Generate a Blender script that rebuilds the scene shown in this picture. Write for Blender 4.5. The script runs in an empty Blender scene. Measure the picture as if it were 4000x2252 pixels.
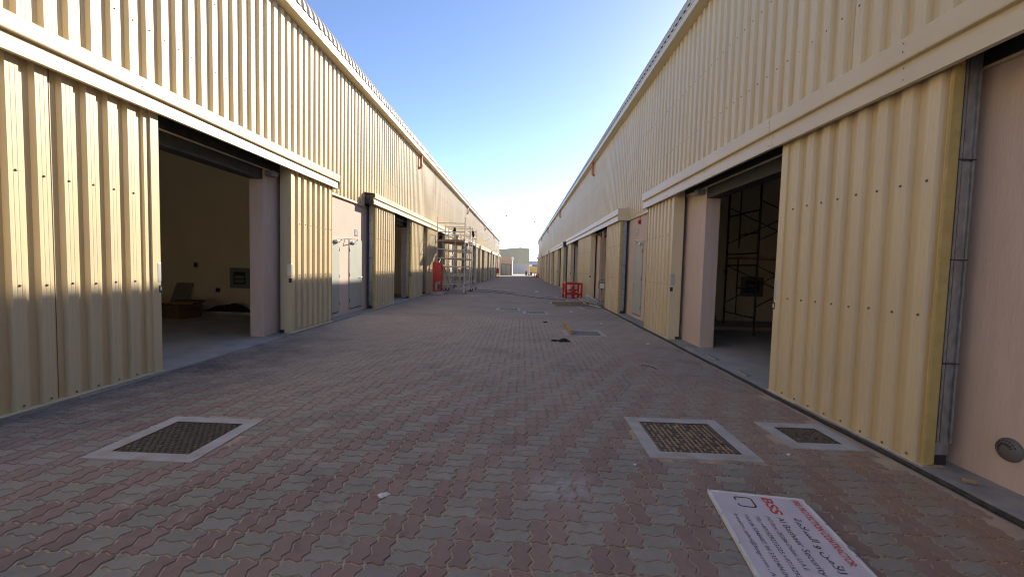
import bpy, bmesh, math, random
import numpy as np
from mathutils import Vector, Matrix

random.seed(7)
rng = np.random.default_rng(7)
scene = bpy.context.scene
COL = scene.collection
PI = math.pi

# ------------------------------------------------------------------ camera, sky, sun, exposure
RIGHT = Vector((0.9993875, 0.0237678, 0.0256841))
DOWN = Vector((0.0269227, -0.0533554, -0.9982126))
FWD = Vector((-0.0223550, 0.9982927, -0.0539627))
CAM_H = 1.6158
cam_data = bpy.data.cameras.new("camera")
cam = bpy.data.objects.new("camera", cam_data)
COL.objects.link(cam)
cam_data.sensor_width = 36.0
cam_data.lens = 14.766
cam_data.clip_start = 0.05
cam_data.clip_end = 6000
m = Matrix.Identity(4)
for i in range(3):
    m[i][0] = RIGHT[i]
    m[i][1] = -DOWN[i]
    m[i][2] = -FWD[i]
m[2][3] = CAM_H
cam.matrix_world = m
scene.camera = cam

SUN = Vector((1.0, 1.45, 0.752)).normalized()          # towards the sun
SUN_EL = math.asin(SUN.z)
SUN_AZ = math.atan2(SUN.x, SUN.y)                       # from +Y towards +X
world = bpy.data.worlds.new("World")
scene.world = world
world.use_nodes = True
wn = world.node_tree
wn.nodes.clear()
sky = wn.nodes.new("ShaderNodeTexSky")
sky.sky_type = 'NISHITA'
sky.sun_disc = False
sky.sun_elevation = SUN_EL
sky.sun_rotation = SUN_AZ
sky.altitude = 3000
sky.air_density = 0.4
sky.dust_density = 0.9
sky.ozone_density = 0.5
bg = wn.nodes.new("ShaderNodeBackground")
bg.inputs[1].default_value = 0.14
wo = wn.nodes.new("ShaderNodeOutputWorld")
wn.links.new(sky.outputs[0], bg.inputs[0])
wn.links.new(bg.outputs[0], wo.inputs[0])

sun_data = bpy.data.lights.new("sun", 'SUN')
sun_data.energy = 2.35
sun_data.angle = math.radians(0.55)
sun_data.color = (1.0, 0.875, 0.69)
sun = bpy.data.objects.new("sun", sun_data)
COL.objects.link(sun)
sun.rotation_euler = SUN.to_track_quat('Z', 'Y').to_euler()
sun.location = (30, 40, 40)

scene.view_settings.view_transform = 'Standard'
scene.view_settings.look = 'None'
scene.view_settings.gamma = 1.0
scene.view_settings.use_curve_mapping = False
scene.view_settings.exposure = 1.98
try:
    scene.cycles.use_denoising = True
    scene.cycles.filter_width = 1.1
    scene.cycles.max_bounces = 12
    scene.cycles.diffuse_bounces = 10
    scene.cycles.glossy_bounces = 3
    scene.cycles.sample_clamp_indirect = 6
except Exception:
    pass


# ------------------------------------------------------------------ materials
def mat(name, col, col2=None, scale=4.0, stretch=(1, 1, 1), rough=0.6, metal=0.0, bump=0.0, bscale=None,
        bstretch=None, spec=0.5, lo=0.35, hi=0.65, dirt=None, dirt_scale=0.6, dirt_lo=0.5, dirt_hi=0.75, rvar=0.0, dirt_stretch=(1, 1, 1), detail=5):
    mt = bpy.data.materials.new(name)
    mt.use_nodes = True
    nt = mt.node_tree
    N, L = nt.nodes, nt.links
    b = N["Principled BSDF"]
    b.inputs["Roughness"].default_value = rough
    b.inputs["Metallic"].default_value = metal
    b.inputs["Specular IOR Level"].default_value = spec
    geo = N.new("ShaderNodeNewGeometry")

    def noise(sc, st, detail=detail):
        mp = N.new("ShaderNodeMapping")
        mp.inputs["Scale"].default_value = st
        L.new(geo.outputs["Position"], mp.inputs["Vector"])
        n = N.new("ShaderNodeTexNoise")
        n.inputs["Scale"].default_value = sc
        n.inputs["Detail"].default_value = detail
        L.new(mp.outputs[0], n.inputs["Vector"])
        return n

    def ramp(src, a, c):
        r = N.new("ShaderNodeMapRange")
        r.inputs[1].default_value = a
        r.inputs[2].default_value = c
        L.new(src, r.inputs[0])
        return r
    out = None
    c1 = N.new("ShaderNodeRGB")
    c1.outputs[0].default_value = (*col, 1)
    out = c1.outputs[0]
    n1 = None
    if col2 is not None:
        n1 = noise(scale, stretch)
        r = ramp(n1.outputs["Fac"], lo, hi)
        mx = N.new("ShaderNodeMix")
        mx.data_type = 'RGBA'
        L.new(r.outputs[0], mx.inputs[0])
        L.new(out, mx.inputs[6])
        mx.inputs[7].default_value = (*col2, 1)
        out = mx.outputs[2]
    if dirt is not None:
        n2 = noise(dirt_scale, dirt_stretch, 7)
        r = ramp(n2.outputs["Fac"], dirt_lo, dirt_hi)
        mx = N.new("ShaderNodeMix")
        mx.data_type = 'RGBA'
        L.new(r.outputs[0], mx.inputs[0])
        L.new(out, mx.inputs[6])
        mx.inputs[7].default_value = (*dirt, 1)
        out = mx.outputs[2]
    L.new(out, b.inputs["Base Color"])
    if rvar:
        n4 = noise(2.2, (1, 1, 0.5))
        r = N.new("ShaderNodeMapRange")
        r.inputs[1].default_value = 0.3
        r.inputs[2].default_value = 0.7
        r.inputs[3].default_value = rough - rvar
        r.inputs[4].default_value = rough + rvar
        L.new(n4.outputs["Fac"], r.inputs[0])
        L.new(r.outputs[0], b.inputs["Roughness"])
    if bump:
        n3 = noise(bscale or scale * 6, bstretch or (1, 1, 1))
        bp = N.new("ShaderNodeBump")
        bp.inputs["Strength"].default_value = 1.0
        bp.inputs["Distance"].default_value = bump
        L.new(n3.outputs["Fac"], bp.inputs["Height"])
        L.new(bp.outputs[0], b.inputs["Normal"])
    return mt


M = {}
CREAM = (0.67, 0.56, 0.345)
M['cream'] = mat('cream_painted_steel', CREAM, (0.63, 0.525, 0.325), 0.9, (1, 1, 0.35), rough=0.42, spec=0.4,
                 bump=0.0035, bscale=1.6, bstretch=(1, 1, 0.6), rvar=0.05, detail=2, dirt=(0.54, 0.44, 0.27), dirt_scale=1.3, dirt_stretch=(4, 4, .35),
                 dirt_lo=0.56, dirt_hi=0.86)
M['cream_trim'] = mat('cream_folded_trim', (0.65, 0.56, 0.375), (0.62, 0.53, 0.35), 1.2, rough=0.38, bump=0.003, bscale=1.4)
M['cream_dusty'] = mat('cream_door_steel', (0.655, 0.55, 0.35), (0.615, 0.51, 0.32), 1.6, (1, 1, 0.4), rough=0.42,
                       bump=0.0025, bscale=2.0, detail=2, dirt=(0.56, 0.47, 0.32), dirt_scale=1.1, dirt_lo=0.52, dirt_hi=0.8)
M['roof'] = mat('roof_sheet_steel', (0.56, 0.50, 0.38), (0.50, 0.44, 0.33), 1.0, rough=0.4)
M['pink'] = mat('pink_stucco', (0.63, 0.515, 0.46), (0.57, 0.465, 0.415), 6.0, (2.2, 2.2, 0.3), rough=0.93, spec=0.2,
                bump=0.002, bscale=38, bstretch=(1.6, 1.6, 0.35), dirt=(0.55, 0.45, 0.38), dirt_scale=0.9, dirt_lo=0.48, dirt_hi=0.72)
M['interior'] = mat('cream_plaster', (0.80, 0.73, 0.585), (0.76, 0.69, 0.55), 1.2, rough=0.9, spec=0.2)
M['concrete'] = mat('concrete_screed', (0.42, 0.41, 0.39), (0.33, 0.32, 0.305), 2.2, rough=0.9, spec=0.25, bump=0.004,
                    bscale=26, dirt=(0.48, 0.45, 0.40), dirt_scale=1.4)
M['collar'] = mat('pale_concrete_collar', (0.46, 0.455, 0.45), (0.38, 0.375, 0.37), 6, rough=0.9, spec=0.25, bump=0.003,
                  bscale=60, dirt=(0.36, 0.28, 0.20), dirt_scale=3.5, dirt_lo=0.52, dirt_hi=0.78)
M['kerb_dirty'] = mat('dirty_kerb_concrete', (0.33, 0.32, 0.295), (0.24, 0.235, 0.215), 5, rough=0.92, spec=0.2, bump=0.006,
                      bscale=40, dirt=(0.36, 0.265, 0.165), dirt_scale=2.6, dirt_lo=0.56, dirt_hi=0.74)
M['black_rubber'] = mat('matte_black', (0.022, 0.023, 0.025), (0.05, 0.05, 0.05), 20, rough=0.8, bump=0.006, bscale=50)
M['dark_steel'] = mat('dark_primed_steel', (0.022, 0.022, 0.024), (0.035, 0.034, 0.034), 8, rough=0.55)
M['galv'] = mat('galvanised_steel', (0.42, 0.44, 0.45), (0.30, 0.32, 0.33), 22, (1, 1, 0.5), rough=0.42, metal=0.85, rvar=0.1)
M['alu'] = mat('scaffold_aluminium', (0.70, 0.68, 0.64), (0.56, 0.53, 0.49), 9, rough=0.5)
M['stud_light'] = mat('bright_zinc_studs', (0.72, 0.74, 0.77), (0.58, 0.60, 0.63), 14, rough=0.45)
M['stud'] = mat('dull_zinc_studs', (0.46, 0.49, 0.53), (0.34, 0.36, 0.39), 14, rough=0.5, metal=0.2)
M['foam'] = mat('yellow_foam', (0.50, 0.385, 0.15), (0.44, 0.33, 0.12), 9, rough=0.9, spec=0.1, bump=0.004, bscale=80)
M['plate'] = mat('grey_lock_plate', (0.52, 0.53, 0.54), None, rough=0.35, metal=0.6)
M['screw'] = mat('screw_steel', (0.16, 0.14, 0.12), None, rough=0.5, metal=0.4)
M['door_grey'] = mat('grey_green_door_paint', (0.42, 0.445, 0.405), (0.38, 0.405, 0.37), 1.5, rough=0.45)
M['white'] = mat('white_plastic', (0.72, 0.72, 0.70), None, rough=0.4)
M['plate_blue'] = mat('blue_grey_name_plate', (0.20, 0.25, 0.31), (0.30, 0.34, 0.38), 30, (1, 1, 3), rough=0.3)
M['red'] = mat('red_enamel', (0.56, 0.022, 0.020), (0.48, 0.018, 0.017), 5, rough=0.38)
M['orange'] = mat('orange_drain_pipe', (0.60, 0.17, 0.055), (0.52, 0.14, 0.045), 6, rough=0.45)
M['timber'] = mat('raw_timber', (0.46, 0.29, 0.14), (0.34, 0.20, 0.09), 9, (1, 1, 0.5), rough=0.85, bump=0.003, bscale=40)
M['timber_old'] = mat('weathered_timber', (0.36, 0.255, 0.17), (0.26, 0.18, 0.12), 9, rough=0.9)
M['card'] = mat('brown_cardboard', (0.145, 0.09, 0.05), (0.115, 0.07, 0.04), 4, rough=0.9)
M['rag'] = mat('black_cloth', (0.012, 0.010, 0.010), (0.03, 0.027, 0.027), 12, rough=0.85)
M['tread'] = mat('cast_iron_tread', (0.055, 0.052, 0.050), (0.11, 0.09, 0.07), 25, rough=0.55, metal=0.3)
M['grime'] = mat('sand_in_grating', (0.44, 0.31, 0.185), (0.33, 0.23, 0.135), 12, rough=0.95, spec=0.1)
M['grime_dark'] = mat('dark_grating_bed', (0.045, 0.043, 0.042), (0.085, 0.08, 0.07), 12, rough=0.95, spec=0.1)
M['grate_grey'] = mat('grey_grating_bars', (0.27, 0.265, 0.255), (0.19, 0.185, 0.18), 14, rough=0.7)
M['sand'] = mat('desert_sand', (0.50, 0.40, 0.29), (0.43, 0.34, 0.25), 0.3, rough=0.95, spec=0.1, bump=0.02, bscale=3)
M['pale_yard'] = mat('pale_concrete_yard', (0.60, 0.57, 0.52), (0.54, 0.51, 0.46), 0.6, rough=0.92, spec=0.2)
M['block'] = mat('grey_block_wall', (0.56, 0.52, 0.46), (0.52, 0.48, 0.42), 1.0, rough=0.93, spec=0.2)
M['far_cream'] = mat('far_cladding', (0.50, 0.435, 0.28), (0.47, 0.41, 0.26), 0.6, (1, 1, 0.2), rough=0.6)
M['yellow_wall'] = mat('yellow_wall_sun_tone', (0.80, 0.55, 0.22), None, rough=0.9)  # yellow brightened to stand in for sunlight on this face
M['bluegrey'] = mat('distant_roof', (0.20, 0.235, 0.28), None, rough=0.8)
M['bin'] = mat('black_drum_plastic', (0.02, 0.02, 0.022), None, rough=0.5)
M['bag'] = mat('dusty_pink_sack', (0.33, 0.17, 0.18), None, rough=0.9)
M['sign_face'] = mat('white_sign_vinyl', (0.60, 0.57, 0.63), (0.55, 0.52, 0.58), 7, rough=0.45, dirt=(0.52, 0.44, 0.40),
                     dirt_scale=5.0, dirt_lo=0.60, dirt_hi=0.85)
M['sign_frame'] = mat('white_aluminium_frame', (0.72, 0.73, 0.74), (0.63, 0.63, 0.62), 12, rough=0.4)
M['ink_red'] = mat('red_sign_ink', (0.56, 0.055, 0.035), None, rough=0.5)
M['ink_black'] = mat('black_sign_ink', (0.03, 0.03, 0.035), None, rough=0.5)
M['bird'] = mat('dark_feathers', (0.02, 0.02, 0.02), None, rough=0.9)
M['cable'] = mat('dark_cable', (0.05, 0.045, 0.04), None, rough=0.7)
M['wire'] = mat('overhead_wire_metal', (0.28, 0.28, 0.29), None, rough=0.6)
M['panel_grey'] = mat('grey_panel_enamel', (0.20, 0.215, 0.21), None, rough=0.45)
M['vent'] = mat('dark_vent_plastic', (0.13, 0.12, 0.115), None, rough=0.5)
M['castor'] = mat('brown_castor_tyre', (0.10, 0.055, 0.045), (0.06, 0.05, 0.05), 9, rough=0.7)
M['plastic_bag'] = mat('white_litter', (0.72, 0.72, 0.72), (0.6, 0.58, 0.55), 30, rough=0.7)
M['glass'] = mat('lamp_glass', (0.62, 0.64, 0.58), None, rough=0.2)
M['tilt_yellow'] = mat('chrome_yellow_tape', (0.62, 0.47, 0.03), (0.50, 0.36, 0.02), 14, (1, 1, 2), rough=0.7)


def paver_mat(name, c1, c2):
    mt = bpy.data.materials.new(name)
    mt.use_nodes = True
    nt = mt.node_tree
    N, L = nt.nodes, nt.links
    b = N["Principled BSDF"]
    b.inputs["Roughness"].default_value = 0.88
    b.inputs["Specular IOR Level"].default_value = 0.3
    geo = N.new("ShaderNodeNewGeometry")
    att = N.new("ShaderNodeAttribute")
    att.attribute_name = "tint"
    oi = N.new("ShaderNodeObjectInfo")
    ad = N.new("ShaderNodeMath")
    ad.operation = 'ADD'
    L.new(att.outputs["Fac"], ad.inputs[0])
    L.new(oi.outputs["Random"], ad.inputs[1])
    fr = N.new("ShaderNodeMath")
    fr.operation = 'FRACT'
    L.new(ad.outputs[0], fr.inputs[0])

    def mix(fac, a, bcol, t='MIX'):
        x = N.new("ShaderNodeMix")
        x.data_type = 'RGBA'
        x.blend_type = t
        if isinstance(fac, float):
            x.inputs[0].default_value = fac
        else:
            L.new(fac, x.inputs[0])
        for sock, v in ((6, a), (7, bcol)):
            if isinstance(v, tuple):
                x.inputs[sock].default_value = (*v, 1)
            else:
                L.new(v, x.inputs[sock])
        return x.outputs[2]

    def noise(sc, lo, hi, detail=6, to=1.0):
        n = N.new("ShaderNodeTexNoise")
        n.inputs["Scale"].default_value = sc
        n.inputs["Detail"].default_value = detail
        n.inputs["Roughness"].default_value = 0.62
        L.new(geo.outputs["Position"], n.inputs["Vector"])
        r = N.new("ShaderNodeMapRange")
        r.inputs[1].default_value = lo
        r.inputs[2].default_value = hi
        r.inputs[4].default_value = to
        L.new(n.outputs["Fac"], r.inputs[0])
        return r.outputs[0], n
    col = mix(fr.outputs[0], c1, c2)
    f, _ = noise(14.0, 0.35, 0.75, to=0.55)
    col = mix(f, col, tuple(x * 0.66 for x in c1))
    # cement dust in patches; the same pale tone grows down the lane
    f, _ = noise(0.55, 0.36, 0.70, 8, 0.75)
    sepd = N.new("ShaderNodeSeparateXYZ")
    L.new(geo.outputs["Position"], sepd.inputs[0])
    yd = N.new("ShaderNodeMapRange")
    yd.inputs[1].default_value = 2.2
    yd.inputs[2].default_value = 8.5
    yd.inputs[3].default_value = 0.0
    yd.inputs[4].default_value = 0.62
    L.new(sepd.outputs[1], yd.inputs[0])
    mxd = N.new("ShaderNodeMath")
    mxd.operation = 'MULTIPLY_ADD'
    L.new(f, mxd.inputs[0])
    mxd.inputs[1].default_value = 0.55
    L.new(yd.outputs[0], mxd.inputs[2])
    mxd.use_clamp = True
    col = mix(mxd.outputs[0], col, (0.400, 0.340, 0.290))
    f, _ = noise(2.6, 0.58, 0.78, 8, 0.6)
    col = mix(f, col, (0.45, 0.42, 0.39))
    f, _ = noise(0.85, 0.55, 0.74, 9, 0.6)
    col = mix(f, col, (0.125, 0.115, 0.112))
    f, _ = noise(5.5, 0.60, 0.72, 9, 0.5)
    col = mix(f, col, (0.11, 0.10, 0.098))
    # oily damp staining in front of the nearest left doors
    def patch(centre, r0, r1, lo, hi, colour, to):
        mpv = N.new("ShaderNodeVectorMath")
        mpv.operation = 'SUBTRACT'
        L.new(geo.outputs["Position"], mpv.inputs[0])
        mpv.inputs[1].default_value = centre
        msc = N.new("ShaderNodeVectorMath")
        msc.operation = 'MULTIPLY'
        L.new(mpv.outputs[0], msc.inputs[0])
        msc.inputs[1].default_value = (1.0, 0.42, 0.0)
        ln = N.new("ShaderNodeVectorMath")
        ln.operation = 'LENGTH'
        L.new(msc.outputs[0], ln.inputs[0])
        rr = N.new("ShaderNodeMapRange")
        rr.inputs[1].default_value = r1
        rr.inputs[2].default_value = r0
        L.new(ln.outputs["Value"], rr.inputs[0])
        f_, _ = noise(1.7, lo, hi, 9, to)
        mm = N.new("ShaderNodeMath")
        mm.operation = 'MULTIPLY'
        L.new(rr.outputs[0], mm.inputs[0])
        L.new(f_, mm.inputs[1])
        return mix(mm.outputs[0], col, colour)
    col = patch((-4.7, 6.2, 0.0), 0.2, 1.7, 0.36, 0.62, (0.085, 0.080, 0.082), 0.85)
    col = patch((-1.6, 11.0, 0.0), 0.3, 2.2, 0.45, 0.68, (0.42, 0.37, 0.32), 0.6)
    col = patch((2.4, 7.0, 0.0), 0.2, 1.5, 0.40, 0.66, (0.30, 0.185, 0.150), 0.55)
    # blown orange sand lying against the right kerb
    sep = N.new("ShaderNodeSeparateXYZ")
    L.new(geo.outputs["Position"], sep.inputs[0])
    rx = N.new("ShaderNodeMapRange")
    rx.inputs[1].default_value = 1.7
    rx.inputs[2].default_value = 3.4
    L.new(sep.outputs[0], rx.inputs[0])
    ry = N.new("ShaderNodeMapRange")
    ry.inputs[1].default_value = 6.5
    ry.inputs[2].default_value = 3.2
    L.new(sep.outputs[1], ry.inputs[0])
    mu = N.new("ShaderNodeMath")
    mu.operation = 'MULTIPLY'
    L.new(rx.outputs[0], mu.inputs[0])
    L.new(ry.outputs[0], mu.inputs[1])
    f, n = noise(3.2, 0.30, 0.62, 8, 1.0)
    mu2 = N.new("ShaderNodeMath")
    mu2.operation = 'MULTIPLY'
    L.new(mu.outputs[0], mu2.inputs[0])
    L.new(f, mu2.inputs[1])
    col = mix(mu2.outputs[0], col, (0.31, 0.19, 0.095))
    # a spill of white cement near the middle of the lane
    vd = N.new("ShaderNodeVectorMath")
    vd.operation = 'DISTANCE'
    L.new(geo.outputs["Position"], vd.inputs[0])
    vd.inputs[1].default_value = (0.36, 3.02, 0.0)
    rs = N.new("ShaderNodeMapRange")
    rs.inputs[1].default_value = 0.34
    rs.inputs[2].default_value = 0.02
    L.new(vd.outputs["Value"], rs.inputs[0])
    f, _ = noise(9.0, 0.36, 0.62, 7, 1.0)
    mu3 = N.new("ShaderNodeMath")
    mu3.operation = 'MULTIPLY'
    L.new(rs.outputs[0], mu3.inputs[0])
    L.new(f, mu3.inputs[1])
    col = mix(mu3.outputs[0], col, (0.40, 0.40, 0.415))
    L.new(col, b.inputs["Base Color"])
    nb = N.new("ShaderNodeTexNoise")
    nb.inputs["Scale"].default_value = 90
    nb.inputs["Detail"].default_value = 4
    L.new(geo.outputs["Position"], nb.inputs["Vector"])
    bp = N.new("ShaderNodeBump")
    bp.inputs["Distance"].default_value = 0.0022
    bp.inputs["Strength"].default_value = 1.0
    L.new(nb.outputs["Fac"], bp.inputs["Height"])
    L.new(bp.outputs[0], b.inputs["Normal"])
    return mt


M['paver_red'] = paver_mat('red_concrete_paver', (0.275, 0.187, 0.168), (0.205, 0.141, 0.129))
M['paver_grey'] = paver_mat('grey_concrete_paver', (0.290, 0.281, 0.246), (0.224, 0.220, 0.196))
M['joint'] = mat('joint_sand', (0.50, 0.385, 0.275), (0.42, 0.315, 0.225), 5, rough=0.95, spec=0.1, bump=0.003, bscale=90,
                 dirt=(0.36, 0.30, 0.25), dirt_scale=0.5)


# ------------------------------------------------------------------ mesh helpers
class MB:
    def __init__(self):
        self.v = []
        self.f = []

    def poly(self, pts):
        n = len(self.v)
        self.v += [tuple(p) for p in pts]
        self.f.append(tuple(range(n, n + len(pts))))

    def box(self, x0, x1, y0, y1, z0, z1):
        n = len(self.v)
        self.v += [(x0, y0, z0), (x1, y0, z0), (x1, y1, z0), (x0, y1, z0), (x0, y0, z1), (x1, y0, z1), (x1, y1, z1), (x0, y1, z1)]
        for q in ((0, 3, 2, 1), (4, 5, 6, 7), (0, 1, 5, 4), (1, 2, 6, 5), (2, 3, 7, 6), (3, 0, 4, 7)):
            self.f.append(tuple(n + i for i in q))
        return self

    def hexa(self, p):                 # 8 points: bottom 4, top 4
        n = len(self.v)
        self.v += [tuple(q) for q in p]
        for q in ((0, 3, 2, 1), (4, 5, 6, 7), (0, 1, 5, 4), (1, 2, 6, 5), (2, 3, 7, 6), (3, 0, 4, 7)):
            self.f.append(tuple(n + i for i in q))
        return self

    def beam(self, p, q, w, h, up=(0, 0, 1)):
        p, q = Vector(p), Vector(q)
        d = (q - p).normalized()
        s = d.cross(Vector(up))
        if s.length < 1e-4:
            s = Vector((1, 0, 0))
        s.normalize()
        u = s.cross(d)
        pts = []
        for b_ in (-1, 1):
            for c, e in ((p, -1), (p, 1), (q, 1), (q, -1)):
                pts.append(c + s * (w / 2 * e) + u * (h / 2 * b_))
        return self.hexa(pts)

    def tube(self, p, q, r, n=8, r2=None, cap=True):
        p, q = Vector(p), Vector(q)
        d = (q - p).normalized()
        a = d.orthogonal().normalized()
        b_ = d.cross(a)
        k = len(self.v)
        for c, rr in ((p, r), (q, r if r2 is None else r2)):
            for i in range(n):
                t = 2 * PI * i / n
                self.v.append(tuple(c + a * (math.cos(t) * rr) + b_ * (math.sin(t) * rr)))
        for i in range(n):
            j = (i + 1) % n
            self.f.append((k + i, k + j, k + n + j, k + n + i))
        if cap:
            self.f.append(tuple(k + n - 1 - i for i in range(n)))
            self.f.append(tuple(k + n + i for i in range(n)))
        return self

    def path(self, pts, r, n=6):
        pts = [Vector(p) for p in pts]
        k = len(self.v)
        prev = None
        for i, p in enumerate(pts):
            d = (pts[min(i + 1, len(pts) - 1)] - pts[max(i - 1, 0)]).normalized()
            if prev is None:
                a = d.orthogonal().normalized()
            else:
                a = (prev - d * prev.dot(d)).normalized()
            prev = a
            b_ = d.cross(a)
            for j in range(n):
                t = 2 * PI * j / n
                self.v.append(tuple(p + a * (math.cos(t) * r) + b_ * (math.sin(t) * r)))
        for i in range(len(pts) - 1):
            for j in range(n):
                j2 = (j + 1) % n
                self.f.append((k + i * n + j, k + i * n + j2, k + (i + 1) * n + j2, k + (i + 1) * n + j))
        self.f.append(tuple(k + n - 1 - j for j in range(n)))
        e = k + (len(pts) - 1) * n
        self.f.append(tuple(e + j for j in range(n)))
        return self

    def lathe(self, prof, c=(0, 0, 0), n=16, axis='Z'):
        k = len(self.v)
        for r, h in prof:
            for i in range(n):
                t = 2 * PI * i / n
                a, b_ = math.cos(t) * r, math.sin(t) * r
                if axis == 'Z':
                    self.v.append((c[0] + a, c[1] + b_, c[2] + h))
                elif axis == 'X':
                    self.v.append((c[0] + h, c[1] + a, c[2] + b_))
                else:
                    self.v.append((c[0] + a, c[1] + h, c[2] + b_))
        for q in range(len(prof) - 1):
            for i in range(n):
                j = (i + 1) % n
                self.f.append((k + q * n + i, k + q * n + j, k + (q + 1) * n + j, k + (q + 1) * n + i))
        self.f.append(tuple(k + n - 1 - i for i in range(n)))
        e = k + (len(prof) - 1) * n
        self.f.append(tuple(e + i for i in range(n)))
        return self

    def extrude(self, prof, fn, a0, a1, closed=True, cap=True):
        """prof: 2-D points, fn(p, a) -> world point"""
        k = len(self.v)
        n = len(prof)
        for a in (a0, a1):
            for p in prof:
                self.v.append(tuple(fn(p, a)))
        for i in range(n if closed else n - 1):
            j = (i + 1) % n
            self.f.append((k + i, k + j, k + n + j, k + n + i))
        if closed and cap:
            self.f.append(tuple(k + n - 1 - i for i in range(n)))
            self.f.append(tuple(k + n + i for i in range(n)))
        return self

    def mesh(self, name, material=None, smooth=False, fix=True):
        me = bpy.data.meshes.new(name)
        me.from_pydata(self.v, [], self.f)
        if fix:
            bm = bmesh.new()
            bm.from_mesh(me)
            bmesh.ops.recalc_face_normals(bm, faces=bm.faces)
            bm.to_mesh(me)
            bm.free()
        if smooth:
            me.polygons.foreach_set("use_smooth", [True] * len(me.polygons))
        if material is not None:
            me.materials.append(material)
        me.update()
        return me

    def build(self, name, material, parent=None, loc=None, smooth=False, bevel=0.0, fix=True):
        o = bpy.data.objects.new(name, self.mesh(name, material, smooth, fix))
        COL.objects.link(o)
        if loc is not None:
            o.location = loc
        if parent is not None:
            o.parent = parent
        if bevel:
            bv = o.modifiers.new("bevel", 'BEVEL')
            bv.width = bevel
            bv.segments = 2
            bv.limit_method = 'ANGLE'
        return o


def tag(o, label=None, cat=None, group=None, kind=None):
    if label:
        o["label"] = label
    if cat:
        o["category"] = cat
    if group:
        o["group"] = group
    if kind:
        o["kind"] = kind
    return o


def empty(name, loc=(0, 0, 0), rz=0.0):
    o = bpy.data.objects.new(name, None)
    o.empty_display_size = 0.2
    o.location = loc
    o.rotation_euler = (0, 0, rz)
    COL.objects.link(o)
    return o


def inst(src_mesh, name, loc=(0, 0, 0), parent=None, rot=None):
    o = bpy.data.objects.new(name, src_mesh)
    o.location = loc
    if rot is not None:
        o.rotation_euler = rot
    COL.objects.link(o)
    if parent is not None:
        o.parent = parent
    return o


def copy_tree(o, parent=None):
    c = o.copy()
    COL.objects.link(c)
    if parent is not None:
        c.parent = parent
    for ch in list(o.children):
        copy_tree(ch, c)
    return c


def gz(y):                              # the lane falls gently away beyond 22 m
    t = min(1.0, max(0.0, (y - 22.0) / 38.0))
    return -0.56 * t * t * (3 - 2 * t)


# ------------------------------------------------------------------ setting: ground, yard, paving
LEFT_WALL, RIGHT_WALL = -5.30, 3.70
Y_END = 95.5
Y_START = -22.0

g = MB()
g.poly([(-3000, -1200, -0.74), (3000, -1200, -0.74), (3000, 3500, -0.74), (-3000, 3500, -0.74)])
tag(g.build('ground', M['sand']), kind='structure')
yard = MB()
yard.poly([(-60, 97.7, -0.60), (60, 97.7, -0.60), (60, 210, -0.60), (-60, 210, -0.60)])
tag(yard.build('yard', M['pale_yard']), kind='structure')

# paving: sand bed + pavers (basket of zig-zag blocks, red pairs along the lane, grey pairs across)
U = 0.1125
X0, Y0 = -1.3672, 2.1553
PX0, PX1 = LEFT_WALL + 0.30, RIGHT_WALL - 0.38
PY0, PY1 = -14.0, 97.6

bed = MB()
ys = [PY0] + list(np.arange(20, 64, 2.0)) + [PY1]
for a, b in zip(ys[:-1], ys[1:]):
    bed.poly([(PX0 - .1, a, gz(a) - 0.0075), (PX1 + .05, a, gz(a) - 0.0075), (PX1 + .05, b, gz(b) - 0.0075), (PX0 - .1, b, gz(b) - 0.0075)])
paving = tag(bed.build('paving', M['joint'], fix=False), kind='structure')

GAP = 0.0052
AH, AV = 0.0100, 0.0130


def outline(w, h, inset):
    """zig-zag outline of a block w x h units, counter-clockwise from its lower left corner (metres)."""
    fr = (0.0, 0.30, 0.70)
    oh = (0.0, AH, -AH)
    ov = (0.0, -AV, AV)
    pts = []
    for i in range(w):
        for t, o in zip(fr, oh):
            pts.append([(i + t) * U, o + inset])
    for i in range(h):
        for t, o in zip(fr, ov):
            pts.append([w * U + o - inset, (i + t) * U])
    for i in range(w):
        for t, o in zip((0.0, 0.30, 0.70), (0.0, -AH, AH)):
            pts.append([w * U - (i + t) * U, h * U + o - inset])
    for i in range(h):
        for t, o in zip((0.0, 0.30, 0.70), (0.0, AV, -AV)):
            pts.append([o + inset, h * U - (i + t) * U])
    n = 3
    c = [0, n * w, n * (w + h), n * (2 * w + h)]
    for k, (sx, sy) in zip(c, ((1, 0), (0, 1), (-1, 0), (0, -1))):
        pts[k][0] += sx * inset
        pts[k][1] += sy * inset
    return np.array(pts)


COVERS = [  # x0, x1, y0, y1, border, style
    (1.15, 2.12, 3.55, 4.52, 0.125, 'sandy'), (2.54, 3.22, 3.85, 4.50, 0.13, 'sandy_small'), (-3.47, -2.56, 3.18, 4.10, 0.125, 'iron'),
    (1.09, 2.06, 9.87, 10.80, 0.12, 'slots'), (0.07, 0.95, 14.15, 15.10, 0.12, 'slots'), (-0.92, -0.02, 15.05, 16.10, 0.12, 'slots'),
    (-3.25, -2.50, 21.40, 22.25, 0.11, 'closed'), (0.92, 1.95, 21.9, 22.9, 0.12, 'closed'), (0.55, 1.5, 27.3, 28.2, 0.12, 'closed'),
    (-2.4, -1.5, 31.0, 31.9, 0.12, 'closed'), (1.2, 2.1, 37.6, 38.5, 0.12, 'closed'), (-0.1, 0.8, 44.6, 45.5, 0.12, 'closed'),
    (-1.9, -1.0, 52.0, 52.9, 0.12, 'closed')]

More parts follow.
